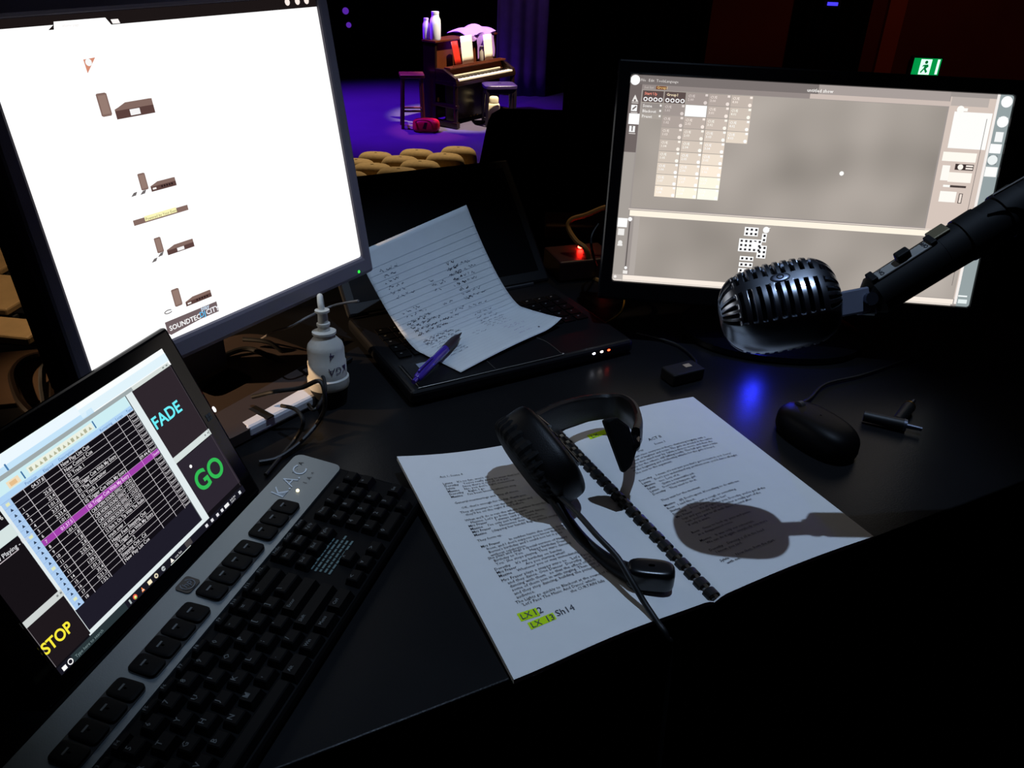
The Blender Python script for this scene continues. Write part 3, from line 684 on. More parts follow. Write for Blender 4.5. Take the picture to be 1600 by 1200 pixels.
# logo badge: dark plate with a ring and two letters
b = MB(); b.prism([(x, y, zs(y)) for x, y in rr(.019, .036, .0545, .0685, .003)], (0, 0, .0008)); lg = b.build('logo_badge', mat('badge_black', (14, 15, 18), .4), t)
b = MB(); b.flat = True
q = lambda r, a: (.0275 + r * cos(a), .0615 + r * sin(a), zs(.0615) + .0012)
for k in range(20):
    a1, a2 = k * PI / 10, (k + 1) * PI / 10; b.face([q(.0062, a1), q(.0062, a2), q(.0054, a2), q(.0054, a1)])
P_, F_ = text2d('hp', .0085, 'CENTER', .0, 2, .25); b.add([(.0273 + x, .0595 + y, zs(.0615) + .0012) for x, y in P_], F_)
b.build('logo_mark', mat('badge_grey', (90, 98, 106), .5), lg)
# media buttons in recessed dark wells on the strip
m_key = mat('black_key', (6, 6, 7), .55, spec=.08)
m_leg = mat('key_legend', (88, 92, 92), .7)
for x0, x1, n_ in ((.098, .155, 3), (.020, .093, 4), (-.062, .0125, 4), (-.14, -.067, 4)):
    b = MB(); b.prism([(x, y, zs(y) + .0001) for x, y in rr(x0, x1, SY0 + .006, SY0 + .031, .006)], (0, 0, .0004)); wl = b.build('button_well', mat('well_black', (8, 8, 9), .6), t)
    wd = (x1 - x0) / n_
    for i in range(n_):
        b = MB(); xc = x0 + wd * (i + .5); yc = SY0 + .0185
        b.use(m_key); b.super((xc, yc, zs(yc) + .0015), ((wd * .46, 0, 0), (0, .0118, 0), (0, 0, .0016)), .4, .35, 20, 8)
        b.use(m_leg); b.box((xc, yc + .003, zs(yc) + .0032), (.006, .0016, .0003))
        b.build('media_button', None, t, smooth=True)
# keys
U_ = .0196; RP = .0160
y_top = SY0 - .0015 + .25 * RP
rows_ = []
X0 = -KL / 2 + .008
fr = [('Esc', 0, 1)] + [('F%d' % (i + 1), 2 + i + (i // 4) * .5, 1) for i in range(12)] + [(s_, 15.3 + i, 1) for i, s_ in enumerate(('PrtSc', 'ScrLk', 'Pause'))]
rows_.append((.62, fr))
nums = ['`', '1', '2', '3', '4', '5', '6', '7', '8', '9', '0', '-', '=']
rows_.append((1.25, [(s_, i, 1) for i, s_ in enumerate(nums)] + [('<-', 13, 2)] + [(s_, 15.3 + i, 1) for i, s_ in enumerate(('Ins', 'Home', 'PgUp'))] + [(s_, 18.6 + i, 1) for i, s_ in enumerate(('Num', '/', '*', '-'))]))
rows_.append((2.25, [('Tab', 0, 1.5)] + [(s_, 1.5 + i, 1) for i, s_ in enumerate('QWERTYUIOP[]')] + [('\\', 13.5, 1.5)] + [(s_, 15.3 + i, 1) for i, s_ in enumerate(('Del', 'End', 'PgDn'))] + [(s_, 18.6 + i, 1) for i, s_ in enumerate(('7', '8', '9', '+'))]))
rows_.append((3.25, [('Caps', 0, 1.75)] + [(s_, 1.75 + i, 1) for i, s_ in enumerate("ASDFGHJKL;'")] + [('Enter', 12.75, 2.25)] + [(s_, 18.6 + i, 1) for i, s_ in enumerate(('4', '5', '6'))]))
rows_.append((4.25, [('Shift', 0, 2.25)] + [(s_, 2.25 + i, 1) for i, s_ in enumerate('ZXCVBNM,./')] + [('Shift', 12.25, 2.75), ('^', 16.3, 1)] + [(s_, 18.6 + i, 1) for i, s_ in enumerate(('1', '2', '3'))] + [('Ent', 21.6, 1)]))
rows_.append((5.25, [('Ctrl', 0, 1.4), ('Win', 1.4, 1.2), ('Alt', 2.6, 1.3), ('', 3.9, 6), ('Alt', 9.9, 1.3), ('Win', 11.2, 1.2), ('Menu', 12.4, 1.2), ('Ctrl', 13.6, 1.4), ('<', 15.3, 1), ('v', 16.3, 1), ('>', 17.3, 1), ('0', 18.6, 2), ('.', 20.6, 1)]))
far = MB(); nkeys = 0
for ry, ks in rows_:
    y = y_top - ry * RP
    for s_, kx, kw in ks:
        x0 = X0 + kx * U_ * .995; wk = kw * U_ - .0022; xc = x0 + kw * U_ / 2; hw, hd = wk / 2, (RP / 2 - .0009) * (.6 if ry < 1 else 1)
        z = zt(y) - .001
        wpos = kc + Vector((xc * cos(KY) - y * sin(KY), xc * sin(KY) + y * cos(KY), .02)) - CAM
        vis = 600 + FPX * wpos.dot(DOWN) / wpos.dot(FWD) < 1215
        b = MB() if (vis and nkeys < 100) else far
        b.use(m_key)
        vs = [(xc + sx * hw, y + sy * hd, z) for sx, sy in ((-1, -1), (1, -1), (1, 1), (-1, 1))] + [(xc + sx * (hw - .0022), y + .0008 + sy * (hd - .0022), z + .0075) for sx, sy in ((-1, -1), (1, -1), (1, 1), (-1, 1))]
        b.add(vs, [(3, 2, 1, 0), (4, 5, 6, 7), (0, 1, 5, 4), (1, 2, 6, 5), (2, 3, 7, 6), (3, 0, 4, 7)])
        if s_:
            b.use(m_leg); P_, F_ = text2d(s_, .0062 if len(s_) == 1 else .0042, 'LEFT', .01, 1)
            b.add([(xc - hw + .0042 + px, y + .0005 + py, z + .0078) for px, py in P_], F_)
        if b is not far:
            nkeys += 1; b.build('key', None, t, bevel=.0008, seg=1)
o = far.build('keys_beyond_view', None, t); o['kind'] = 'stuff'
# small block of printed notes in the gap above the arrow keys
b = MB(); b.flat = True
for i in range(5):
    yy = y_top - 3.5 * RP + .012 - i * .0042
    xx = X0 + 15.5 * U_ + random.uniform(0, .003); ln = random.uniform(.040, .047)
    while ln > 0:
        wd = random.uniform(.003, .007); b.face([(xx, yy, zt(yy) + .0006), (xx + wd, yy, zt(yy) + .0006), (xx + wd, yy + .0019, zt(yy) + .0006), (xx, yy + .0019, zt(yy) + .0006)]); xx += wd + .0012; ln -= wd + .0012
b.build('printed_notes', mat('note_print', (84, 108, 108), .7), t)

# ------------------------------------------------------------------ comb bound script, open flat
so = Vector((.1842, .5323, 0))
t = thing('comb_bound_script', 'open white comb-bound theatre script lying at the desk edge under the headset', 'script', (0, 0, 0))
TL, BL, ST, SB, TR, BR = [Vector(q) for q in (tuple(at(620, 713, .022)), (.0105, .4379, .006), (.053, .7851, .009), (.1842, .5323, .008), (.2246, .8806, .008), (.3582, .6299, .004))]
def bil(a, b_, c, d, u, v): return (a * (1 - u) + b_ * u) * (1 - v) + (c * (1 - u) + d * u) * v
def pl_(u, v):
    p = bil(TL, ST, BL, SB, u, v)
    p.z += -.030 * u * (1 - u) * (1 - v) ** 1.5 * .9 + .004 * sin(PI * min(1, u * 1.0)) ** 2 * v
    p.z -= .0045 * max(0, (u - .93) / .07) ** 2
    return p
def pr_(u, v):
    p = bil(ST, TR, SB, BR, u, v)
    p.z += .006 * sin(PI * u) * (1 - .4 * v) - .0045 * max(0, (.07 - u) / .07) ** 2
    return p
for nm, fn in (('left_pages', pl_), ('right_pages', pr_)):
    b = MB(); n, m = 34, 26
    b.grid(fn, n, m)
    base = [fn(i / (n - 1), 0) for i in range(n)] + [fn(1, j / (m - 1)) for j in range(1, m)] + [fn(i / (n - 1), 1) for i in range(n - 2, -1, -1)] + [fn(0, j / (m - 1)) for j in range(m - 2, 0, -1)]
    low = [Vector((p.x, p.y, max(.0006, p.z - .005))) for p in base]; k = len(base)
    b.add(base + low, [(i, (i + 1) % k, k + (i + 1) % k, k + i) for i in range(k)] + [tuple(range(k, 2 * k))])
    b.build(nm, PAPER, t, smooth=True)
def onpage(fn, items, name, mt, wpage=.205, hpage=.297, res=1, dz=.0004):
    b = MB(); b.flat = True
    for (u0, v0, s_, size, fat, align) in items:
        P, F = text2d(s_, size, align, fat, res)
        b.add([(lambda p: (p.x, p.y, p.z + dz))(fn(min(1, max(0, u0 + x / wpage)), min(1, max(0, v0 - y / hpage)))) for x, y in P], F)
    return b.build(name, mt, t)
LS = .0154; FS = .0047
body = []
def para(v, lines, u0=.165, fs=FS):
    for i, s_ in enumerate(lines):
        if isinstance(s_, tuple):
            nm, rest = s_; body.append((u0 + i * 0, v + i * LS, nm, fs, .006, 'LEFT')); body.append((u0 + .012 + len(nm) * .0136, v + i * LS, rest, fs, .0, 'LEFT'))
        else: body.append((u0 + (.02 if i else 0), v + i * LS, s_, fs, 0, 'LEFT'))
body.append((.17, .146, 'Act 1, Scene 4', FS, 0, 'LEFT'))
para(.186, [('Lynne', "It's no fun, won't do."), ('Dorothy', 'You\'re really going to wear that lot?'), ('Sylvia', 'Since there is not all of it yet.'), ('Maxine', "No, you don't, right, tomorrow."), ('Dorothy', 'Right. I go.'), ('Maxine', "I've been known when to stop.")])
para(.297, ['General murmurings and they all move.'])
para(.327, ["OK, that's enough for today, thank you."], .185)
para(.349, ['They all attempt to run through it again and', "they'll be on the night if not before."])
para(.391, ["What we'll do is run the whole number from the top,", 'Maxine. Let\'s go from there again.'])
para(.421, [('Mrs Fraser', 'I always said you could dance.'), ('Maxine', "I've only just begun to learn it."), ('Mrs Fraser', 'Nonsense dear, of course.'), ('Maxine', '(clapping her hands) Right, places everyone.')])
para(.495, ['They form up.'])
para(.524, [('Mrs Fraser', 'In sudden haste she comes down to the'), "front, and I don't suppose you know that it is", "Bernie's birthday and I could not let it pass", 'without celebration.'])
para(.580, ['She plays and sings a special version of Happy', 'Birthday to You.     Happy birthday Dear', "You.' She stops playing. They stare dancing."])
para(.630, [('Dorothy', "It's my birthday on Sunday."), ('Mrs Fraser', 'Are you starting what?'), ('Maxine', 'Whatever you or may immediately.')])
para(.681, ["Mrs Fraser plays a snappy intro to   'Let's Face", 'and they dance. One Dancer  Dorothy  as they', 'dancing with them   so that the effect of all of', 'some of them join in with singing. Then exit all', 'and they stop dancing, building the picture of the', 'audience.'], fs=.0050)
para(.775, ['The Lights go quickly to Blackout at the sound of the', "'Let's Face The Music And Dance' which"], .17)
body.append((.42, .806, 'the CURTAIN falls', FS, 0, 'LEFT'))
onpage(pl_, body, 'printed_text', INK)
rb = [(.47, .226, 'ACT II', .0068, 0, 'CENTER'), (.47, .258, 'Scene 1', .005, 0, 'CENTER')]
body = []; LS = .0172
para(.268, ['A week later. Day.'], .175)
para(.292, ['As the curtain rises everyone is there, chattering brightly with a', 'good deal of laughter and noise. The girls sit around at the tables', 'and the men stand near by. Sylvia is first to move, and then she', 'waits for the others, still talking loudly. The hall gets quiet a little', 'at the beginning and a following whistle for the girls is heard.', 'She sees to the argument.'], .165)
para(.422, [('Dorothy', "I mean, it's not just you that's got to learn it, is it. Sorry?"), ('Lynne', "Don't you understand my problem now, you'd dance all night"), ('Maxine', 'too. Lots of it.'), ('Sylvia', 'Quite a reasonable job.'), ('Lynne', "Don't let it happen, girl."), ('Dorothy', 'They used to do it.')])
para(.55, ['They wait for the moment.'], .175)
para(.578, [('Maxine', "(If) Don't upset. It's nothing to do with me."), ('Rose', 'I said like it.'), ('Shirley', 'It looks just a cough or something.'), ('Dorothy', 'Does anyone talk to her?'), ('Mrs Fraser', "It's all right for you, Dorothy, you've got all the"), 'legs and you could. But the number is really part of the', "rest, you've got to all walk dance around after.", 'If only it were.'])
para(.735, [('Rose', 'Once to look up, pass and pause.'), 'in a disappointed voice.'])
para(.78, [('Maxine', 'It was only our rehearsals.'), 'We can do it again, everybody one more.'])
para(.83, [('Dorothy', 'Dancing is all in the head.'), 'I know, you said.'])
para(.885, [('Sylvia', 'Now then, from the start.'), 'with me.'])
onpage(pr_, body + rb, 'printed_text', INK)
def mark(fn, u0, v0, u1, v1, name, skew=0):
    b = MB(); b.flat = True
    q = [(u0, v1), (u1, v1 + skew), (u1 + .004, v0 + skew), (u0 + .004, v0)]
    def G(a, c): 
        x = q[0][0] + (q[1][0] - q[0][0]) * a; y = v1 + (v0 - v1) * c + skew * a
        p = fn(x, y); return Vector((p.x, p.y, p.z + .00025))
    b.grid(G, 8, 3); return b.build(name, HILITE, t)
mark(pl_, .148, .807, .238, .838, 'highlighter_mark', .004); mark(pl_, .168, .850, .292, .876, 'highlighter_mark', -.002); mark(pr_, .135, .078, .262, .108, 'highlighter_mark')
onpage(pl_, [(.155, .834, 'LX', .0088, 0, 'LEFT'), (.212, .836, '12', .0098, .005, 'LEFT'), (.176, .873, 'LX', .0084, 0, 'LEFT'), (.245, .873, '13', .009, .005, 'LEFT'), (.30, .868, 'Sh14', .0095, 0, 'LEFT')], 'handwritten_cue', mat('pencil_grey', (70, 74, 84), .8), res=2, dz=.0006)
onpage(pr_, [(.15, .104, 'LX', .008, 0, 'LEFT')], 'handwritten_cue', MATS['pencil_grey'], res=2, dz=.0006)
# plastic comb: a spine tube and 21 rings arching from page to page
m_comb = mat('black_comb_plastic', (9, 9, 11), .4, spec=.35)
ax = (SB - ST).normalized(); sd = Vector((-ax.y, ax.x, 0)); sd = sd if sd.dot(TR - ST) > 0 else -sd
if sd.x < 0: sd = -sd
cb = MB(); cb.tube([ST + Vector((0, 0, -.0035)) + ax * .002, SB + Vector((0, 0, -.0035)) - ax * .002], .0026, 10); comb = cb.build('comb_spine', mat('lit_comb_grey', (88, 84, 80), .5), t)  # grey instead of black: light on the spine put into its colour
L_ = (SB - ST).length
for i in range(21):
    c0 = ST + ax * (.006 + (L_ - .012) * i / 20); b = MB(); R0 = .0068
    prof = []
    for k in range(13):
        a = PI * (-.12 + 1.24 * k / 12); prof.append((-cos(a) * R0, sin(a) * R0 * .85 - .002))
    vs = []
    for x, z in prof:
        for w_, dr in ((-.0041, 0), (.0041, 0), (.0041, -.0011), (-.0041, -.0011)):
            k_ = 1 + dr / R0; vs.append(c0 + sd * x * k_ + ax * w_ + Vector((0, 0, z * k_ + .001)))
    fs = []
    for k in range(12):
        for j in range(4): fs.append((k * 4 + j, k * 4 + (j + 1) % 4, k * 4 + 4 + (j + 1) % 4, k * 4 + 4 + j))
    fs += [(0, 1, 2, 3), (48, 49, 50, 51)]
    b.add(vs, fs); b.build('comb_ring', m_comb, comb)

# ------------------------------------------------------------------ headset
m_hs = mat('headset_plastic', (8, 7, 8), .40, spec=.14, bump=.1, bscale=900)
m_foam = mat('headset_cushion', (7, 7, 8), .7, spec=.15)
t = thing('headset', 'black single-ear intercom headset lying on the open script', 'headset', (0, 0, 0))
cc = Vector((.033, .674, .0535))
lx = Vector((.56, -.74, -.30)).normalized(); nn = Vector((.70, .45, .45)); nn = (nn - lx * nn.dot(lx)).normalized(); sx_ = nn.cross(lx).normalized()
b = MB(); b.super(cc, (lx * .054, sx_ * .036, nn * .020), .45, .75, 48, 22); b.build('earcup', m_hs, t, smooth=True)
b = MB(); b.super(cc - nn * .013 - lx * .004, (lx * .050, sx_ * .037, nn * .014), .6, .8, 120, 14, fn=lambda u, v: 1 + .028 * (1 if int(u * 60) % 2 else -1) * (1 if .25 < v < .75 else 0)); b.build('ear_cushion', m_foam, t, smooth=False)
b = MB(); b.cyl(cc + nn * .018, cc + nn * .0215, .017, .015, 24); b.cyl(cc + nn * .021 + lx * .03, cc + nn * .019 - lx * .035, .0045, n=10); b.build('yoke_bracket', BLACKG, t, smooth=True)
path = smoothpath([cc - lx * .036 + nn * .006, at(812, 686, .062), at(838, 668, .058), at(868, 652, .054), at(905, 641, .048), at(945, 635, .046), at(973, 638, .050), at(991, 652, .058), at(997, 672, .068), at(992, 686, .075)], 7)
b = MB(); N = len(path); vs = []
for i, p in enumerate(path):
    T = (path[min(i + 1, N - 1)] - path[max(i - 1, 0)]).normalized(); up = Vector((-.12, -.25, 1)); up = (up - T * up.dot(T)).normalized(); o_n = T.cross(up)
    hw = .0185 * (1 - .35 * max(0, (i / N - .75) / .25)); th = .0048
    for k in range(12):
        a = 2 * PI * k / 12; e = lambda x: math.copysign(abs(x) ** .55, x)
        vs.append(p + up * e(cos(a)) * hw + o_n * e(sin(a)) * th)
b.add(vs, [(i * 12 + k, i * 12 + (k + 1) % 12, (i + 1) * 12 + (k + 1) % 12, (i + 1) * 12 + k) for i in range(N - 1) for k in range(12)] + [tuple(range(12)), tuple(range((N - 1) * 12, N * 12))])
b.build('headband', mat('headband_padding', (11, 9, 9), .42, spec=.25, bump=.1, bscale=500), t, smooth=True)
b = MB(); b.tube(smoothpath([cc - lx * .02 + nn * .02, cc - lx * .05 + nn * .012, path[9]]), .0065, 10); b.build('slider_arm', BLACKG, t, smooth=True)
# temple pad on the far end
A, B_, Cc = at(941, 656, .102), at(972, 740, .052), at(984, 728, .057)
Dd = at(962, 651, .104); Fd = at(980, 665, .092); E_ = at(993, 703, .072)
nrm = (B_ - A).cross(Cc - A).normalized()
b = MB(); b.prism([p - nrm * .005 for p in (A, B_, Cc, E_, Fd, Dd)], nrm * .010); b.build('temple_pad', m_foam, t, bevel=.003)
b = MB(); b.tube(smoothpath([at(992, 688, .074), at(990, 696, .074), at(984, 700, .073)]), .0065, 10); b.build('pad_arm', BLACKG, t, smooth=True)
# microphone boom and capsule
bp_ = smoothpath([at(860, 772, .034), at(882, 806, .028), at(908, 840, .022), at(940, 869, .018), at(965, 886, .018), at(990, 898, .020)], 6)
b = MB(); b.tube(bp_, [.0055 + .0045 * max(0, (i / len(bp_) - .5) / .5) for i in range(len(bp_))], 12); b.build('microphone_boom', m_hs, t, smooth=True)
ma, mb_ = at(985, 896, .021), at(1047, 902, .022); dr = (mb_ - ma).normalized()
b = MB(); b.super((ma + mb_) / 2, (dr * .021, Vector((-dr.y, dr.x, 0)) * .0115, Vector((0, 0, .0115))), .35, .6, 30, 18); b.build('microphone_capsule', mat('capsule_black', (13, 13, 15), .28, spec=.5), t, smooth=True)
b = MB(); b.tube(smoothpath([at(874, 775, .040), at(902, 802, .043), at(932, 836, .042), at(964, 870, .037), at(986, 906, .028), at(1006, 940, .018), at(1027, 972, .011), at(1040, 992, .0)+Vector((0, -.006, .002)), at(1046, 1010, -.02) + Vector((0, -.01, -.02)), Vector((.15, .44, -.3)), Vector((.2, .40, -.72))], 8), .0028, 10); b.build('cable', CABLE, t, smooth=True)
# ------------------------------------------------------------------ chrome microphone on its boom stand
t = thing('vintage_microphone', 'ribbed dark chrome vintage microphone hanging over the script on a boom', 'microphone', (0, 0, 0))
Pl, Pr = atd(1127, 497, .690), atd(1306, 462, .690)
X = (Pr - Pl).normalized(); mc = (Pl + Pr) / 2; HL_ = (Pr - Pl).length / 2
view = (CAM - mc).normalized(); upi = (Vector((0, 0, 1)) - X * X.z); upi = (upi - view * upi.dot(view)).normalized()
X = (X - view * X.dot(view) * .6).normalized(); upi = (upi - X * upi.dot(X)).normalized(); toc = X.cross(upi); toc = toc if toc.dot(view) > 0 else -toc
ph = math.radians(46)
N1 = upi * cos(ph) + toc * sin(ph); N2 = -upi * sin(ph) + toc * cos(ph)
AW, AD = .0340, .0345
sgn = lambda x, e: math.copysign(abs(x) ** e, x)
MU, MV = 300, 240
b = MB(); vs = []; kk = []
def sstep(x): x = max(0, min(1, x)); return x * x * (3 - 2 * x)
for i in range(MV + 1):
    s = -1 + 2 * i / MV
    s = sgn(s, .8) * .9995
    r = (1 - abs(s) ** (3.0 if s < 0 else 3.6)) ** (1 / (2.6 if s < 0 else 3.0))
    for j in range(MU):
        th = 2 * PI * j / MU
        g_ = 0
        ta = min(abs((th + PI) % (2 * PI) - PI), abs(th - PI))       # angle from the badge bar or the one opposite
        if abs(s) < .68 and .07 < ta < 1.1:
            f = ((s + .68) / 1.36 * 9.0) % 1.0
            g_ = sstep((.5 - abs(f - .30) * 2) / .16) * sstep((ta - .07) / .03) * sstep((1.1 - ta) / .10)
        elif .70 < abs(s) < .97:
            f = (ta / .30) % 1.0
            if ta < 1.25: g_ = sstep((.55 - abs(f - .5) * 2) / .2) * sstep((abs(s) - .70) / .04) * sstep((.97 - abs(s)) / .02)
        k = r * (1 - .17 * g_)
        vs.append(mc + X * (s * HL_) + N1 * (sgn(cos(th), .72) * AW * k) + N2 * (sgn(sin(th), .72) * AD * k)); kk.append(g_)
fs, mk = [], []
m_mesh = mat('dark_grille_mesh', (9, 9, 10), .8, spec=.2)
for i in range(MV):
    for j in range(MU):
        q = (i * MU + j, i * MU + (j + 1) % MU, (i + 1) * MU + (j + 1) % MU, (i + 1) * MU + j); fs.append(q); mk.append(1 if sum(kk[a] for a in q) > 2.6 else 0)
b.use(CHROME); b.use(m_mesh); b.v = [tuple(p) for p in vs]; b.f = fs; b.k = mk
b.build('head_shell', None, t, smooth=True)
b = MB(); b.super(mc + N1 * (AW - .0005) + X * .002, (X * .0080, N2 * .0050, N1 * .0016), .5, 1, 28, 8); b.build('badge', STEEL, t, smooth=True)
b = MB()
for k in range(18):
    a1, a2 = k * PI / 9, (k + 1) * PI / 9
    c_ = mc + N1 * (AW + .0013) + X * .002; b.face([c_ + X * cos(a1) * .0030 + N2 * sin(a1) * .0026, c_ + X * cos(a2) * .0030 + N2 * sin(a2) * .0026, c_ + X * cos(a2) * .0020 + N2 * sin(a2) * .0017, c_ + X * cos(a1) * .0020 + N2 * sin(a1) * .0017])
b.build('badge_mark', m_mesh, t)
# tilting bracket
e0, e1 = atd(1300, 478, .692), atd(1352, 468, .695); d_ = (e1 - e0).normalized(); wv = (upi - d_ * upi.dot(d_)).normalized(); nv = d_.cross(wv)
M_ = Matrix((d_, wv, nv)).transposed()
b = MB(); b.box((e0 + e1) / 2, ((e1 - e0).length + .004, .021, .012), M_); b.build('bracket', mat('grey_bracket', (118, 122, 140), .4, metal=.25), t, bevel=.0015)
b = MB(); b.cyl(e1 - wv * .012 - nv * .003 + d_ * .003, e1 - wv * .004 - nv * .003 + d_ * .003, .0095, n=20); b.cyl(e1 - nv * .011, e1 + nv * .011, .0055, n=14); b.build('pivot', STEEL, t, smooth=True)
# black handle with a slide switch
ha, hb = atd(1368, 462, .700), atd(1470, 398, .690); hd = (hb - ha).normalized(); hv = (CAM - ha).normalized(); hv = (hv - hd * hv.dot(hd)).normalized(); hu = hv.cross(hd); hu = hu if hu.dot(upi) > 0 else -hu
m_arm = mat('matt_black_arm', (9, 9, 10), .65, spec=.25)
b = MB(); b.cyl(ha, hb, .0175, .0180, 28); b.cyl(ha - hd * .006, ha, .013, .0175, 24); b.build('handle', m_arm, t, smooth=True)
Mh = Matrix((hd, hv, hu)).transposed()
m_plate = mat('switch_plate_grey', (150, 148, 142), .5)
pc = ha + hd * .030 + hu * .0122 + hv * .0122
Mt = Mh @ Matrix.Rotation(-.75, 3, 'X')
b = MB(); b.box(pc, (.050, .010, .004), Mt); b.build('switch_plate', m_plate, t, bevel=.001)
b = MB(); b.flat = True
for s_, o_ in (('ON', -.0175), ('OFF', .0225)):
    P_, F_ = text2d(s_, .0048, 'CENTER', .02); b.add([pc + Mt @ Vector((o_ - y, -x, .0023)) for x, y in P_], F_)
b.build('switch_print', INK, t)
b = MB(); b.box(pc + hd * .002 + hu * .004 + hv * .003, (.012, .008, .009), Mt); b.build('switch_knob', m_arm, t, bevel=.0015)
b = MB(); b.box(ha + hd * .066 + hu * .0155 + hv * .009, (.016, .012, .007), Mt); b.build('cable_clip', mat('worn_bronze', (120, 110, 84), .45, metal=.4), t, bevel=.001)
for q in (.003, .057):
    b = MB(); b.box(ha + hd * q + hu * .0135 + hv * .0115, (.006, .012, .007), Mt); b.build('plate_clamp', m_arm, t, bevel=.001)
# stand: boom, pole and base out to the right of the desk
t = thing('boom_stand', 'thick black boom arm holding the microphone, rising to the right', 'stand', (0, 0, 0))
be = atd(1665, 278, .672)
b = MB(); b.cyl(hb, be, .0182, .0195, 28); b.build('boom_arm', m_arm, t, smooth=True)
b = MB(); 
for q, r_ in ((.02, .0195), (.055, .0199)): b.cyl(hb + hd * q, hb + hd * (q + .018), r_, n=28)
b.build('arm_collar', m_arm, t, smooth=True)
far_e = be + (be - hb).normalized() * .36
b = MB(); b.cyl(be, far_e, .0225, n=20); b.tube([far_e, (far_e.x, far_e.y, .012)], .011, 16); b.build('pole', m_arm, t, smooth=True)
b = MB(); b.lathe([(.085, 0), (.085, .008), (.03, .018), (.012, .024)], Matrix.Translation((far_e.x, far_e.y, 0)), 36); b.build('base', m_arm, t, smooth=True)
b = MB(); b.tube(smoothpath([atd(1552, 305, .66), atd(1575, 292, .655), atd(1640, 255, .64)]), .0012, 6); b.build('boom_wire', mat('thin_wire', (120, 116, 112), .4), t)

# ------------------------------------------------------------------ laptop
LYW = .528
lo = Vector((-.1190, .8400, 0)); 
t = thing('laptop', 'open black laptop with its screen off, under the handwritten sheet', 'laptop', lo, LYW)
W_, D_ = .328, .228
b = MB(); b.box((W_ / 2, D_ / 2, .0125), (W_, D_, .019)); b.build('base', mat('laptop_black', (13, 13, 15), .4, spec=.3), t, bevel=.006, seg=3)
for x in (.03, W_ - .03):
    for y in (.02, D_ - .02):
        b = MB(); b.cyl((x, y, 0), (x, y, .004), .008, n=12); b.build('rubber_foot', RUBBER, t)
m_deck = mat('laptop_deck', (16, 16, 18), .35, spec=.3)
b = MB(); b.box((.115, .0355, .0224), (.200, .062, .0012)); b.build('palm_panel', m_deck, t, bevel=.0005)
m_trim = mat('bright_trim', (110, 108, 102), .35, metal=.8)
b = MB(); b.tube(smoothpath([(.012, .066, .0228), (.013, .010, .0228), (.018, .0045, .0228), (.10, .0042, .0228), (.207, .0042, .0228), (.2145, .010, .0228), (.2145, .045, .0228), (.207, .064, .0228)], 4), .0007, 6); b.build('panel_trim', m_trim, t)
b = MB(); b.box((.117, .030, .0232), (.0012, .046, .0006)); b.build('panel_divider', m_trim, t)
b = MB(); b.box((.040, .055, .0232), (.016, .012, .0005)); b.build('small_sticker', mat('blue_grey_sticker', (130, 140, 160), .5), t)
for r in range(5):
    for k in range(14):
        b = MB(); b.box((.018 + (W_ - .036) * (k + .5) / 14, .092 + r * .0185, .0232), ((W_ - .036) / 14 - .003, .0155, .0022)); b.use(m_key)
        b.use(m_leg); b.box((.018 + (W_ - .036) * (k + .4) / 14, .094 + r * .0185, .0245), (.003, .002, .0003))
        b.k = [0] * 6 + [1] * 6; b.mats = [m_key, m_leg]; b.build('key', None, t, bevel=.0007, seg=1)
for x, colr in ((.262, (235, 238, 255)), (.2745, (255, 240, 235)), (.286, (255, 60, 30))):
    b = MB(); b.use(glow(colr, 9.0, True)); b.ball((x, -.0002, .0155), (.0024, .0008, .0014)); b.build('status_light', None, t)
LA = math.radians(44)      # lid leans this far past vertical
hx = Vector((0, D_ - .004, .024)); lv = Vector((0, sin(LA), cos(LA)))
b = MB(); Ml = Matrix.Rotation(-LA, 3, 'X')
b.box(hx + lv * .105 + Vector((W_ / 2, 0, 0)), (W_, .009, .212), Ml); b.build('lid', MATS['laptop_black'], t, bevel=.004)
b = MB(); nl = Vector((0, -cos(LA), sin(LA))); b.box(hx + lv * .107 + nl * .0046 + Vector((W_ / 2, 0, 0)), (W_ - .03, .0008, .178), Ml); b.build('screen', mat('dark_screen', (6, 6, 8), .25, spec=.2), t)
b = MB(); b.cyl((.03, D_ - .003, .022), (W_ - .03, D_ - .003, .022), .006, n=14); b.build('hinge', BLACK, t)

# handwritten sheet leaning from the palm rest up the lid
T0, T1 = at(720, 582, .0245), at(877, 507, .027)
ev = (T1 - T0); nf = Vector((-.755, .656, 0))
def sheet_fn(u, v):
    # v: 0 bottom edge .. 1 top edge
    a = v; ho = .195 * (1 - u) + .187 * u; li = .102 * (1 - u) + .126 * u
    p = T0 + ev * u + nf * ho * a; prof_z = li * max(0, (a - .40) / .60) ** 1.45
    p.z += prof_z + .010 * max(0, (u - .8) / .2) ** 2 * (1 - a) ** 3 + .003 * sin(PI * u) * (1 - a)
    return p
t = thing('handwritten_sheet', 'handwritten paper sheet curling up from the laptop palm rest against its lid', 'paper', (0, 0, 0))
b = MB(); b.grid(sheet_fn, 30, 44); o = b.build('sheet', mat('lined_paper', (205, 210, 212), .85, spec=.1, var=.05, vscale=50), t, smooth=True)
q = o.modifiers.new('thickness', 'SOLIDIFY'); q.thickness = .0003
def above(u, v, d=.0007):
    p = sheet_fn(u, v); n = (sheet_fn(min(1, u + .01), v) - sheet_fn(max(0, u - .01), v)).cross(sheet_fn(u, min(1, v + .01)) - sheet_fn(u, max(0, v - .01))).normalized()
    return p + n * d * (1 if n.z > 0 else -1)
b = MB(); b.flat = True
for k in range(26):
    v = .06 + k * .034
    pts = [(above(i / 14, v), above(i / 14, v + .0022)) for i in range(15)]
    b.add([p for q in pts for p in q], [(2 * i, 2 * i + 1, 2 * i + 3, 2 * i + 2) for i in range(14)])
b.build('ruled_lines', mat('faint_blue_rule', (188, 196, 202), .8), t)
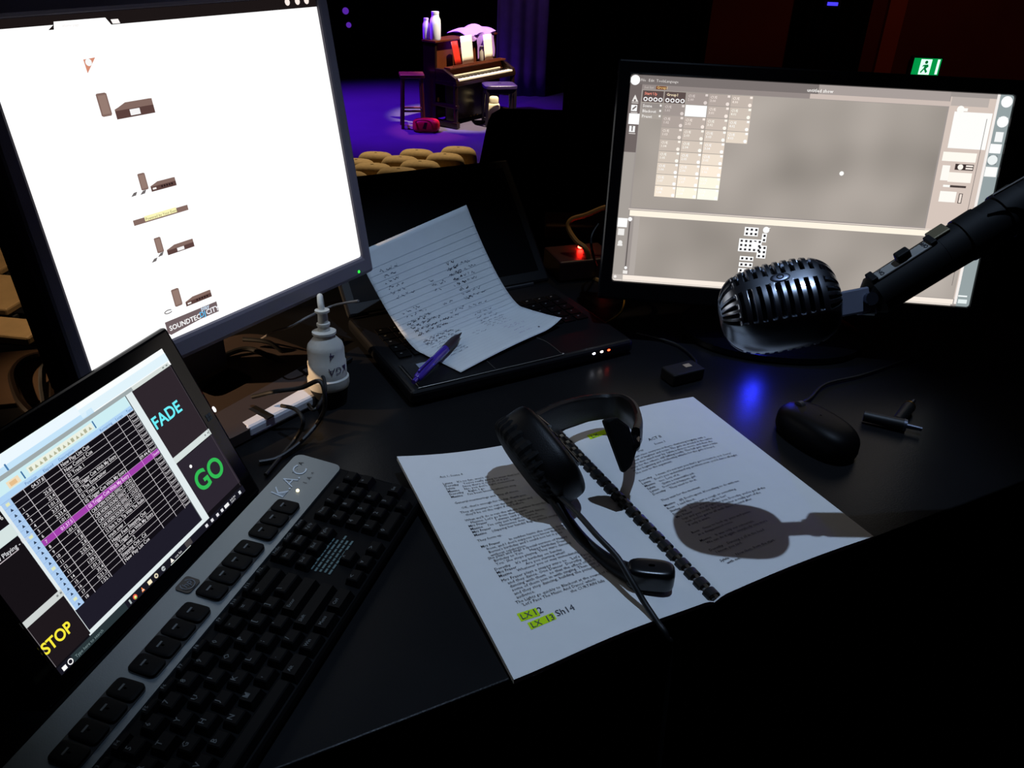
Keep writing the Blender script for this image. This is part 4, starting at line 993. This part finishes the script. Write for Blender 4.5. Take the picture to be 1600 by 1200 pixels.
def strokes(cols_, name, mt, wdt, seed):
    rnd = random.Random(seed); b = MB(); b.flat = True
    for (u0, ln, v0, v1, dens) in cols_:
        v = v0
        while v < v1:
            if rnd.random() < dens:
                u = u0 + rnd.uniform(-.01, .02); end = u + ln * rnd.uniform(.5, 1)
                while u < end:
                    n = rnd.randint(3, 9); pts = []
                    for i in range(n):
                        pts.append((u, v + rnd.uniform(-.006, .010))); u += rnd.uniform(.004, .009)
                    for (a, c), (a2, c2) in zip(pts, pts[1:]):
                        if a2 < .97: b.face([above(a, c - wdt), above(a2, c2 - wdt), above(a2, c2 + wdt), above(a, c + wdt)])
                    u += rnd.uniform(.01, .02)
            v += .0285
    return b.build(name, mt, t)
m_blue = mat('blue_black_ink', (58, 66, 86), .8)
strokes([(.10, .22, .20, .92, .75), (.60, .24, .26, .80, .75), (.42, .10, .30, .80, .45)], 'handwriting', m_blue, .0016, 3)
strokes([(.08, .36, .42, .60, .8), (.62, .12, .60, .86, .5)], 'handwriting', mat('dark_ink_strokes', (30, 32, 44), .8), .0026, 5)
strokes([(.66, .2, .10, .30, .7)], 'handwriting', mat('purple_ink', (120, 96, 150), .8), .0014, 9)
b = MB(); c_ = above(.84, .075, .0008); b.flat = True; b.face([c_ + Vector((.0016 * cos(k * PI / 6), .0016 * sin(k * PI / 6), 0)) for k in range(12)]); b.build('ink_dot', INK, t)

# purple pen lying across the sheet corner
pa, pb = at(651, 592, .031), at(721, 520, .036)
d_ = (pb - pa).normalized(); Lp = (pb - pa).length
t = thing('ballpoint_pen', 'purple ballpoint pen lying across the corner of the handwritten sheet', 'pen', (0, 0, 0))
m_pur = mat('purple_pen_plastic', (66, 44, 150), .25, spec=.5, coat=.3)
b = MB(); b.tube([pa, pa + d_ * .004, pa + d_ * Lp * .62], [.004, .0056, .0058], 16); b.build('barrel', m_pur, t, smooth=True)
b = MB(); b.tube([pa + d_ * Lp * .62, pa + d_ * Lp * .82, pa + d_ * Lp * .90], [.0061, .0056, .0036], 16); b.build('grip', mat('dark_brown_grip', (44, 30, 38), .55), t, smooth=True)
b = MB(); b.tube([pa + d_ * Lp * .89, pb], [.0032, .0007], 12); b.build('tip', mat('pen_tip', (50, 48, 52), .35, metal=.6), t, smooth=True)
b = MB(); sv = Vector((-d_.y, d_.x, 0)).normalized(); b.tube(smoothpath([pa + d_ * .006 + Vector((0, 0, .006)), pa + d_ * .010 + Vector((0, 0, .0085)), pa + d_ * .042 + Vector((0, 0, .0075))]), .0014, 8); b.cyl(pa - d_ * .008, pa, .003, n=12); b.build('clip', m_pur, t, smooth=True)
# ------------------------------------------------------------------ small things between the left monitor and the laptop
m_wht = mat('white_plug_plastic', (196, 194, 186), .5, spec=.4, bump=.05, bscale=300)
ps = at(514, 602, .022)
t = thing('extension_socket', 'white cable socket with inked letters standing beside the laptop', 'socket', ps, 0)
prof = [(.0235, 0), (.0245, .003), (.0245, .012), (.0225, .0135), (.0225, .032), (.0215, .0335), (.0215, .048), (.020, .054), (.013, .062), (.0115, .065), (.0140, .0665), (.0140, .069), (.0095, .070)]
Ms = Matrix.Rotation(-.10, 4, 'X') @ Matrix.Rotation(-.03, 4, 'Y')
b = MB(); b.lathe(prof, Ms, 32); b.build('socket_body', m_wht, t, smooth=True)
b = MB(); b.lathe([(.0075, .069), (.0065, .076), (.0078, .0765), (.0078, .079), (.006, .080), (.0055, .092), (.0085, .0925), (.0085, .095), (.005, .0955)], Ms, 20); b.build('strain_relief', m_wht, t, smooth=True)
b = MB(); b.tube(smoothpath([Ms @ Vector((0, 0, .092)), Ms @ Vector((-.002, .003, .101)), Ms @ Vector((-.005, .015, .106)), Ms @ Vector((-.012, .045, .09)), Ms @ Vector((-.02, .085, .04)), Vector((-.03, .12, -.014))]), .0036, 10); b.build('cable', m_wht, t, smooth=True)
m_mk = mat('purple_marker', (60, 44, 86), .8)
def wrap(s_, size, z0, a0, R0):
    P, F = text2d(s_, size, 'CENTER', -.008, 2, .1); q = MB(); q.flat = True
    q.add([Ms @ Vector((R0 * cos(a0 - x / R0), R0 * sin(a0 - x / R0), z0 - y)) for x, y in P], F); return q.build('marker_writing', m_mk, t)
aw = math.atan2(CAM.y - ps.y, CAM.x - ps.x) + .25
wrap('4', .014, .049, aw + .05, .0219); wrap('KGA', .0125, .030, aw + .35, .0229)
b = MB(); b.cyl((0, 0, -.022), (0, 0, .0005), .020, .0225, 24); b.build('black_plug', RUBBER, t, smooth=True)

# white power supply in front of the monitor base
a0, a1 = at(390, 690, .0), at(520, 624, .0); dv = (a1 - a0).normalized(); yaw_ = math.atan2(dv.y, dv.x)
t = thing('power_supply', 'long white power supply box lying in front of the left monitor', 'power supply', a0, yaw_)
b = MB(); L2 = (a1 - a0).length + .012; b.box((L2 / 2, .015, .0100), (L2, .030, .015)); b.build('case', mat('white_box_plastic', (214, 214, 218), .45, spec=.4), t, bevel=.004)
for x in (.02, L2 - .02):
    for y in (.008, .022):
        b = MB(); b.cyl((x, y, 0), (x, y, .003), .004, n=10); b.build('foot', RUBBER, t)
b = MB(); b.box((.030, .015, .0178), (.010, .033, .0014)); b.build('strap', RUBBER, t)
def cable(name, pts, r, label, mt=CABLE, k=8, cat='cable'):
    q = MB(); q.tube(smoothpath(pts, k), r, 8); return tag(q.build(name, mt, smooth=True), label, cat)
cable('looped_cable', [at(395, 620, .03), at(430, 612, .05), at(470, 606, .055), at(500, 596, .07), at(508, 628, .05), at(500, 655, .02), at(470, 690, .008), at(435, 715, .004), at(405, 722, .004)], .0026, 'thin black cable looping over the white power supply')
cable('looped_cable', [at(440, 634, .036), at(462, 640, .040), at(474, 660, .034), at(462, 685, .008), at(440, 712, .004), at(415, 742, .004)], .0022, 'short black cable curving off the front of the white power supply')
cable('looped_cable', [at(455, 585, .004), at(480, 572, .03), at(500, 580, .045), at(508, 610, .04), at(492, 640, .036), at(482, 632, .034)], .0022, 'black cable arching in front of the white socket')
cable('monitor_cable', [at(340, 560, .02), at(385, 545, .025), at(430, 560, .022), at(480, 575, .004), at(530, 568, .004), at(548, 560, .004)], .0035, 'black monitor cable crossing the lit desk under the left monitor')
cable('monitor_cable', [at(380, 530, .03), at(420, 535, .03), at(455, 555, .012), at(505, 545, .004), at(535, 530, .004)], .003, 'second black cable running behind the white socket')
cable('grey_lead', [at(560, 470, .12), at(520, 478, .10), at(480, 496, .10), at(455, 510, .09), at(425, 520, .06), at(400, 535, .004)], .0015, 'thin grey lead hanging under the corner of the left monitor', mat('grey_lead', (110, 106, 104), .5))
cable('coiled_cable', [at(120, 620, .03), at(88, 640, .02), at(84, 585, .012), at(78, 556, .012), at(40, 562, .012), at(20, 585, .012), at(28, 620, .012), at(42, 640, .012), at(60, 655, .012)], .0052, 'glossy black cable coil on the desk left of the left monitor', mat('gloss_cable', (26, 20, 16), .2, spec=.6))
cable('coiled_cable', [at(100, 575, .004), at(70, 572, .018), at(66, 600, .010), at(70, 640, .008), at(58, 655, .006)], .0042, 'thinner black cable inside the coil left of the left monitor')
# thin brown plate under those coils: warm light on the desk, put into its colour
b = MB(); c0_ = at(48, 590, .001)
b.box((c0_.x, c0_.y, .0035), (.16, .14, .005), Matrix.Rotation(.3, 3, 'Z'))
tag(b.build('lit_desk_patch', mat('lit_desk_brown', (70, 52, 36), .5, var=.3, vscale=20), bevel=.001), 'brown patch of warm light under the cable coil at the back left of the desk', 'light patch')
# brass jack adaptor by the laptop corner
pj_ = at(583, 535, .004)
b = MB(); b.use(GOLD); b.tube([pj_ + Vector((-.006, .012, .001)), pj_ + Vector((0, 0, .001)), pj_ + Vector((.006, -.012, .001))], [.0032, .0034, .0022], 10); b.use(CABLE); b.tube([pj_ + Vector((-.006, .012, .001)), pj_ + Vector((-.016, .034, .001))], .005, 10)
tag(b.build('jack_plug', None, smooth=True), 'gold jack plug lying at the left edge of the laptop', 'plug')
pk = at(584, 514, .008)
t = thing('usb_stick', 'grey memory stick at the back left corner of the laptop', 'memory stick', pk, .2)
b = MB(); b.box((0, 0, .0), (.030, .016, .008)); b.build('case', mat('grey_stick', (96, 94, 92), .4), t, bevel=.002)
b = MB(); b.box((.019, 0, 0), (.010, .012, .0045)); b.build('connector', STEEL, t)

# ------------------------------------------------------------------ small things on the right of the desk
mp_ = at(1272, 690, .0)
t = thing('computer_mouse', 'black computer mouse on the dark desk right of the script', 'mouse', mp_, .55)
m_ms = mat('mouse_black', (7, 6, 7), .45, spec=.1)
b = MB(); b.super((0, 0, .014), ((.030, 0, 0), (0, .052, 0), (0, 0, .022)), .6, .8, 36, 18, fn=lambda u, v: 1 - .25 * max(0, v - .5)); b.v = [(x, y, max(.0008, z)) for x, y, z in b.v]; b.build('shell', m_ms, t, smooth=True)
b = MB(); b.cyl((-.003, .030, .0315), (.003, .030, .0315), .0065, n=16); b.build('scroll_wheel', mat('wheel_rubber', (40, 40, 44), .4), t, smooth=True)
b = MB(); b.tube(smoothpath([(0, .03, .036), (0, .046, .028), (0, .052, .016)]), .0006, 6); b.build('button_seam', mat('red_trim', (70, 16, 14), .4), t)
cable('mouse_cable', [mp_ + Vector((-.03, .048, .008)), at(1262, 625, .004), at(1290, 600, .004), at(1350, 585, .004), at(1420, 560, .004), at(1460, 540, .004)], .0018, 'thin black mouse cable trailing back towards the right monitor')
for (px, py, lab, an) in ((1420, 636, 'black jack connector with a gold ring at the dark right of the desk', .9), (1412, 664, 'black jack connector nearer the camera beside the gold ringed one', -.4)):
    p = at(px, py, .008); d_ = Vector((cos(an), sin(an), 0))
    r = thing('audio_connector', lab, 'connector', p)
    b = MB(); b.tube([(0, 0, 0), d_ * -.045], [.0075, .0065], 14); b.build('grip', CABLE, r, smooth=True)
    b = MB(); b.tube([d_ * .003, d_ * -.0005], [.0075, .0078], 16); b.build('collar', GOLD if py < 650 else STEEL, r, smooth=True)
    b = MB(); b.tube([d_ * .003, d_ * .02], [.0032, .0026], 10); b.build('pin', STEEL, r, smooth=True)
pu = at(1065, 592, .0)
t = thing('card_reader', 'small black box with a tiny printed tag on the desk by the right monitor', 'device', pu, .5)
b = MB(); b.box((0, 0, .009), (.050, .028, .016)); b.build('case', RUBBER, t, bevel=.002)
b = MB(); b.box((.008, .002, .0173), (.010, .008, .0006)); b.build('printed_tag', mat('cream_tag', (170, 150, 120), .6), t)
b = MB(); b.tube(smoothpath([(.025, .01, .006), (.045, .03, .004), (.05, .08, .004), (.02, .13, .004)]), .0018, 8); b.build('cable', CABLE, t, smooth=True)
cable('yellow_lead', [at(935, 510, .004), at(955, 500, .006), at(970, 488, .012), at(976, 470, .02), at(972, 455, .012), at(990, 448, .004)], .0018, 'dull yellow lead behind the laptop by the right monitor', mat('yellow_lead', (120, 92, 30), .5))
cable('tan_cable', [aty(960, 322, 1.30), aty(942, 325, 1.30), aty(915, 336, 1.30), aty(893, 343, 1.30), aty(888, 356, 1.295), aty(900, 376, 1.28), aty(917, 392, 1.27), at(925, 430, .004), at(940, 440, .004)], .0042, 'stiff tan cable bent into a hook beside the right monitor', mat('tan_cable', (150, 118, 70), .5))
cable('dark_lead', [aty(935, 350, 1.24), aty(924, 370, 1.22), aty(926, 395, 1.2), at(936, 425, .004), at(950, 445, .004)], .002, 'thin dark lead hanging beside the tan cable')
# booth rail beyond the desk, faintly lit
p0, p1 = aty(852, 361, 1.62), aty(960, 352, 1.62)
t = thing('booth_rail', 'dim timber rail on the front of the booth beyond the laptop', 'rail', (0, 0, 0))
b = MB(); b.prism([p0 + Vector((0, 0, -.016)), p0 + Vector((0, 0, .012)), p1 + Vector((.75, .0, .012)), p1 + Vector((.75, 0, -.016))], (0, .09, 0)); b.build('top_rail', m_tread, t, bevel=.003)
b = MB(); b.box((.42, 1.68, -.40), (.66, .03, .72)); b.build('front_panel', m_dark, t)
# little equipment box with red lights
pe = at(905, 436, .0) + Vector((0, .03, 0))
t = thing('equipment_box', 'small black box with glowing red lights behind the laptop', 'device', pe, .35)
b = MB(); b.box((0, 0, .019), (.10, .075, .034)); b.build('case', mat('equipment_case', (60, 40, 40), .35, spec=.5), t, bevel=.003)
for x in (-.04, .04):
    for y in (-.03, .03):
        b = MB(); b.cyl((x, y, 0), (x, y, .003), .005, n=10); b.build('foot', RUBBER, t)
for x, z in ((.030, .024), (.040, .017)):
    b = MB(); b.use(glow((255, 70, 60), 6.0, True)); b.ball((x, -.0385, z), (.002, .001, .002)); b.build('status_light', None, t)
b = MB(); b.use(glow((255, 30, 20), 90.0, True)); b.ball((.006, .012, .040), (.005, .004, .0026)); b.build('top_light', None, t)

# ------------------------------------------------------------------ lights
def spot(name, loc, tgt, P, rgb, ang, blend=.4, r=.02):
    l = bpy.data.lights.new(name, 'SPOT'); l.energy = P; l.color = rgb; l.spot_size = math.radians(ang); l.spot_blend = blend; l.shadow_soft_size = r
    o = bpy.data.objects.new(name, l); C.objects.link(o); o.location = loc
    o.rotation_euler = (Vector(tgt) - Vector(loc)).to_track_quat('-Z', 'Y').to_euler(); return o
# blueish house downlight high over the desk
spot('house_downlight', (.275, .76, 2.65), (.075, .745, 0), 98, (.64, .86, 1.22), 24, .5, .016)
# warm aisle light low on the left, slipping under the left monitor
spot('aisle_light', (-2.2, .55, .95), (-.27, .925, .02), 260, (1.0, .66, .38), 11, .25, .03)
# warm light on the seats and stairs
spot('seat_light', (-1.6, 11.6, 3.2), (-1.1, 8.3, -1.7), 1150, (1.0, .80, .52), 30, .6, .1)
spot('stair_light', (-1.6, 3.2, 2.2), (-2.6, 4.0, -1.2), 260, (1.0, .80, .52), 70, .6, .1)
spot('rail_light', (.35, 1.75, 2.3), (.09, 1.42, .02), 40, (1.0, .70, .40), 10, .4, .03)
# stage lanterns
spot('piano_spot', (1.5, 10.5, 6.4), (-.64, 12.42, -1.08), 8600, (1.0, .86, .66), 13, .35, .08)
spot('blue_wash', (-3.5, 12.2, 3.4), (-2.0, 12.6, STAGEZ), 3300, (.15, .015, 1.0), 58, .9, .2)
spot('violet_backlight', (1.2, 15.8, 3.4), (-.5, 12.6, -1.4), 130, (.5, .12, 1.0), 50, .7, .1)
spot('pink_special', (-2.6, 13.8, 3.2), (-1.4, 11.9, -1.7), 900, (1.0, .15, .45), 13, .7, .06)
spot('curtain_wash', (-1.6, 11.8, 3.0), (.0, 14.5, -.6), 170, (.46, .26, 1.0), 34, .8, .1)
spot('red_wall_wash', (3.2, 5.5, 3.2), (3.6, 9.1, -.2), 60, (1.0, .45, .28), 80, .9, .2)

w_ = bpy.data.worlds.new('world'); bpy.context.scene.world = w_; w_.use_nodes = True
w_.node_tree.nodes['Background'].inputs[0].default_value = (.75, .55, .85, 1); w_.node_tree.nodes['Background'].inputs[1].default_value = .0022
sc = bpy.context.scene
sc.view_settings.view_transform = 'Standard'; sc.view_settings.look = 'None'; sc.view_settings.exposure = 0; sc.view_settings.gamma = 1
sc.view_settings.use_curve_mapping = False
sc.cycles.max_bounces = 6; sc.cycles.sample_clamp_indirect = 4.0
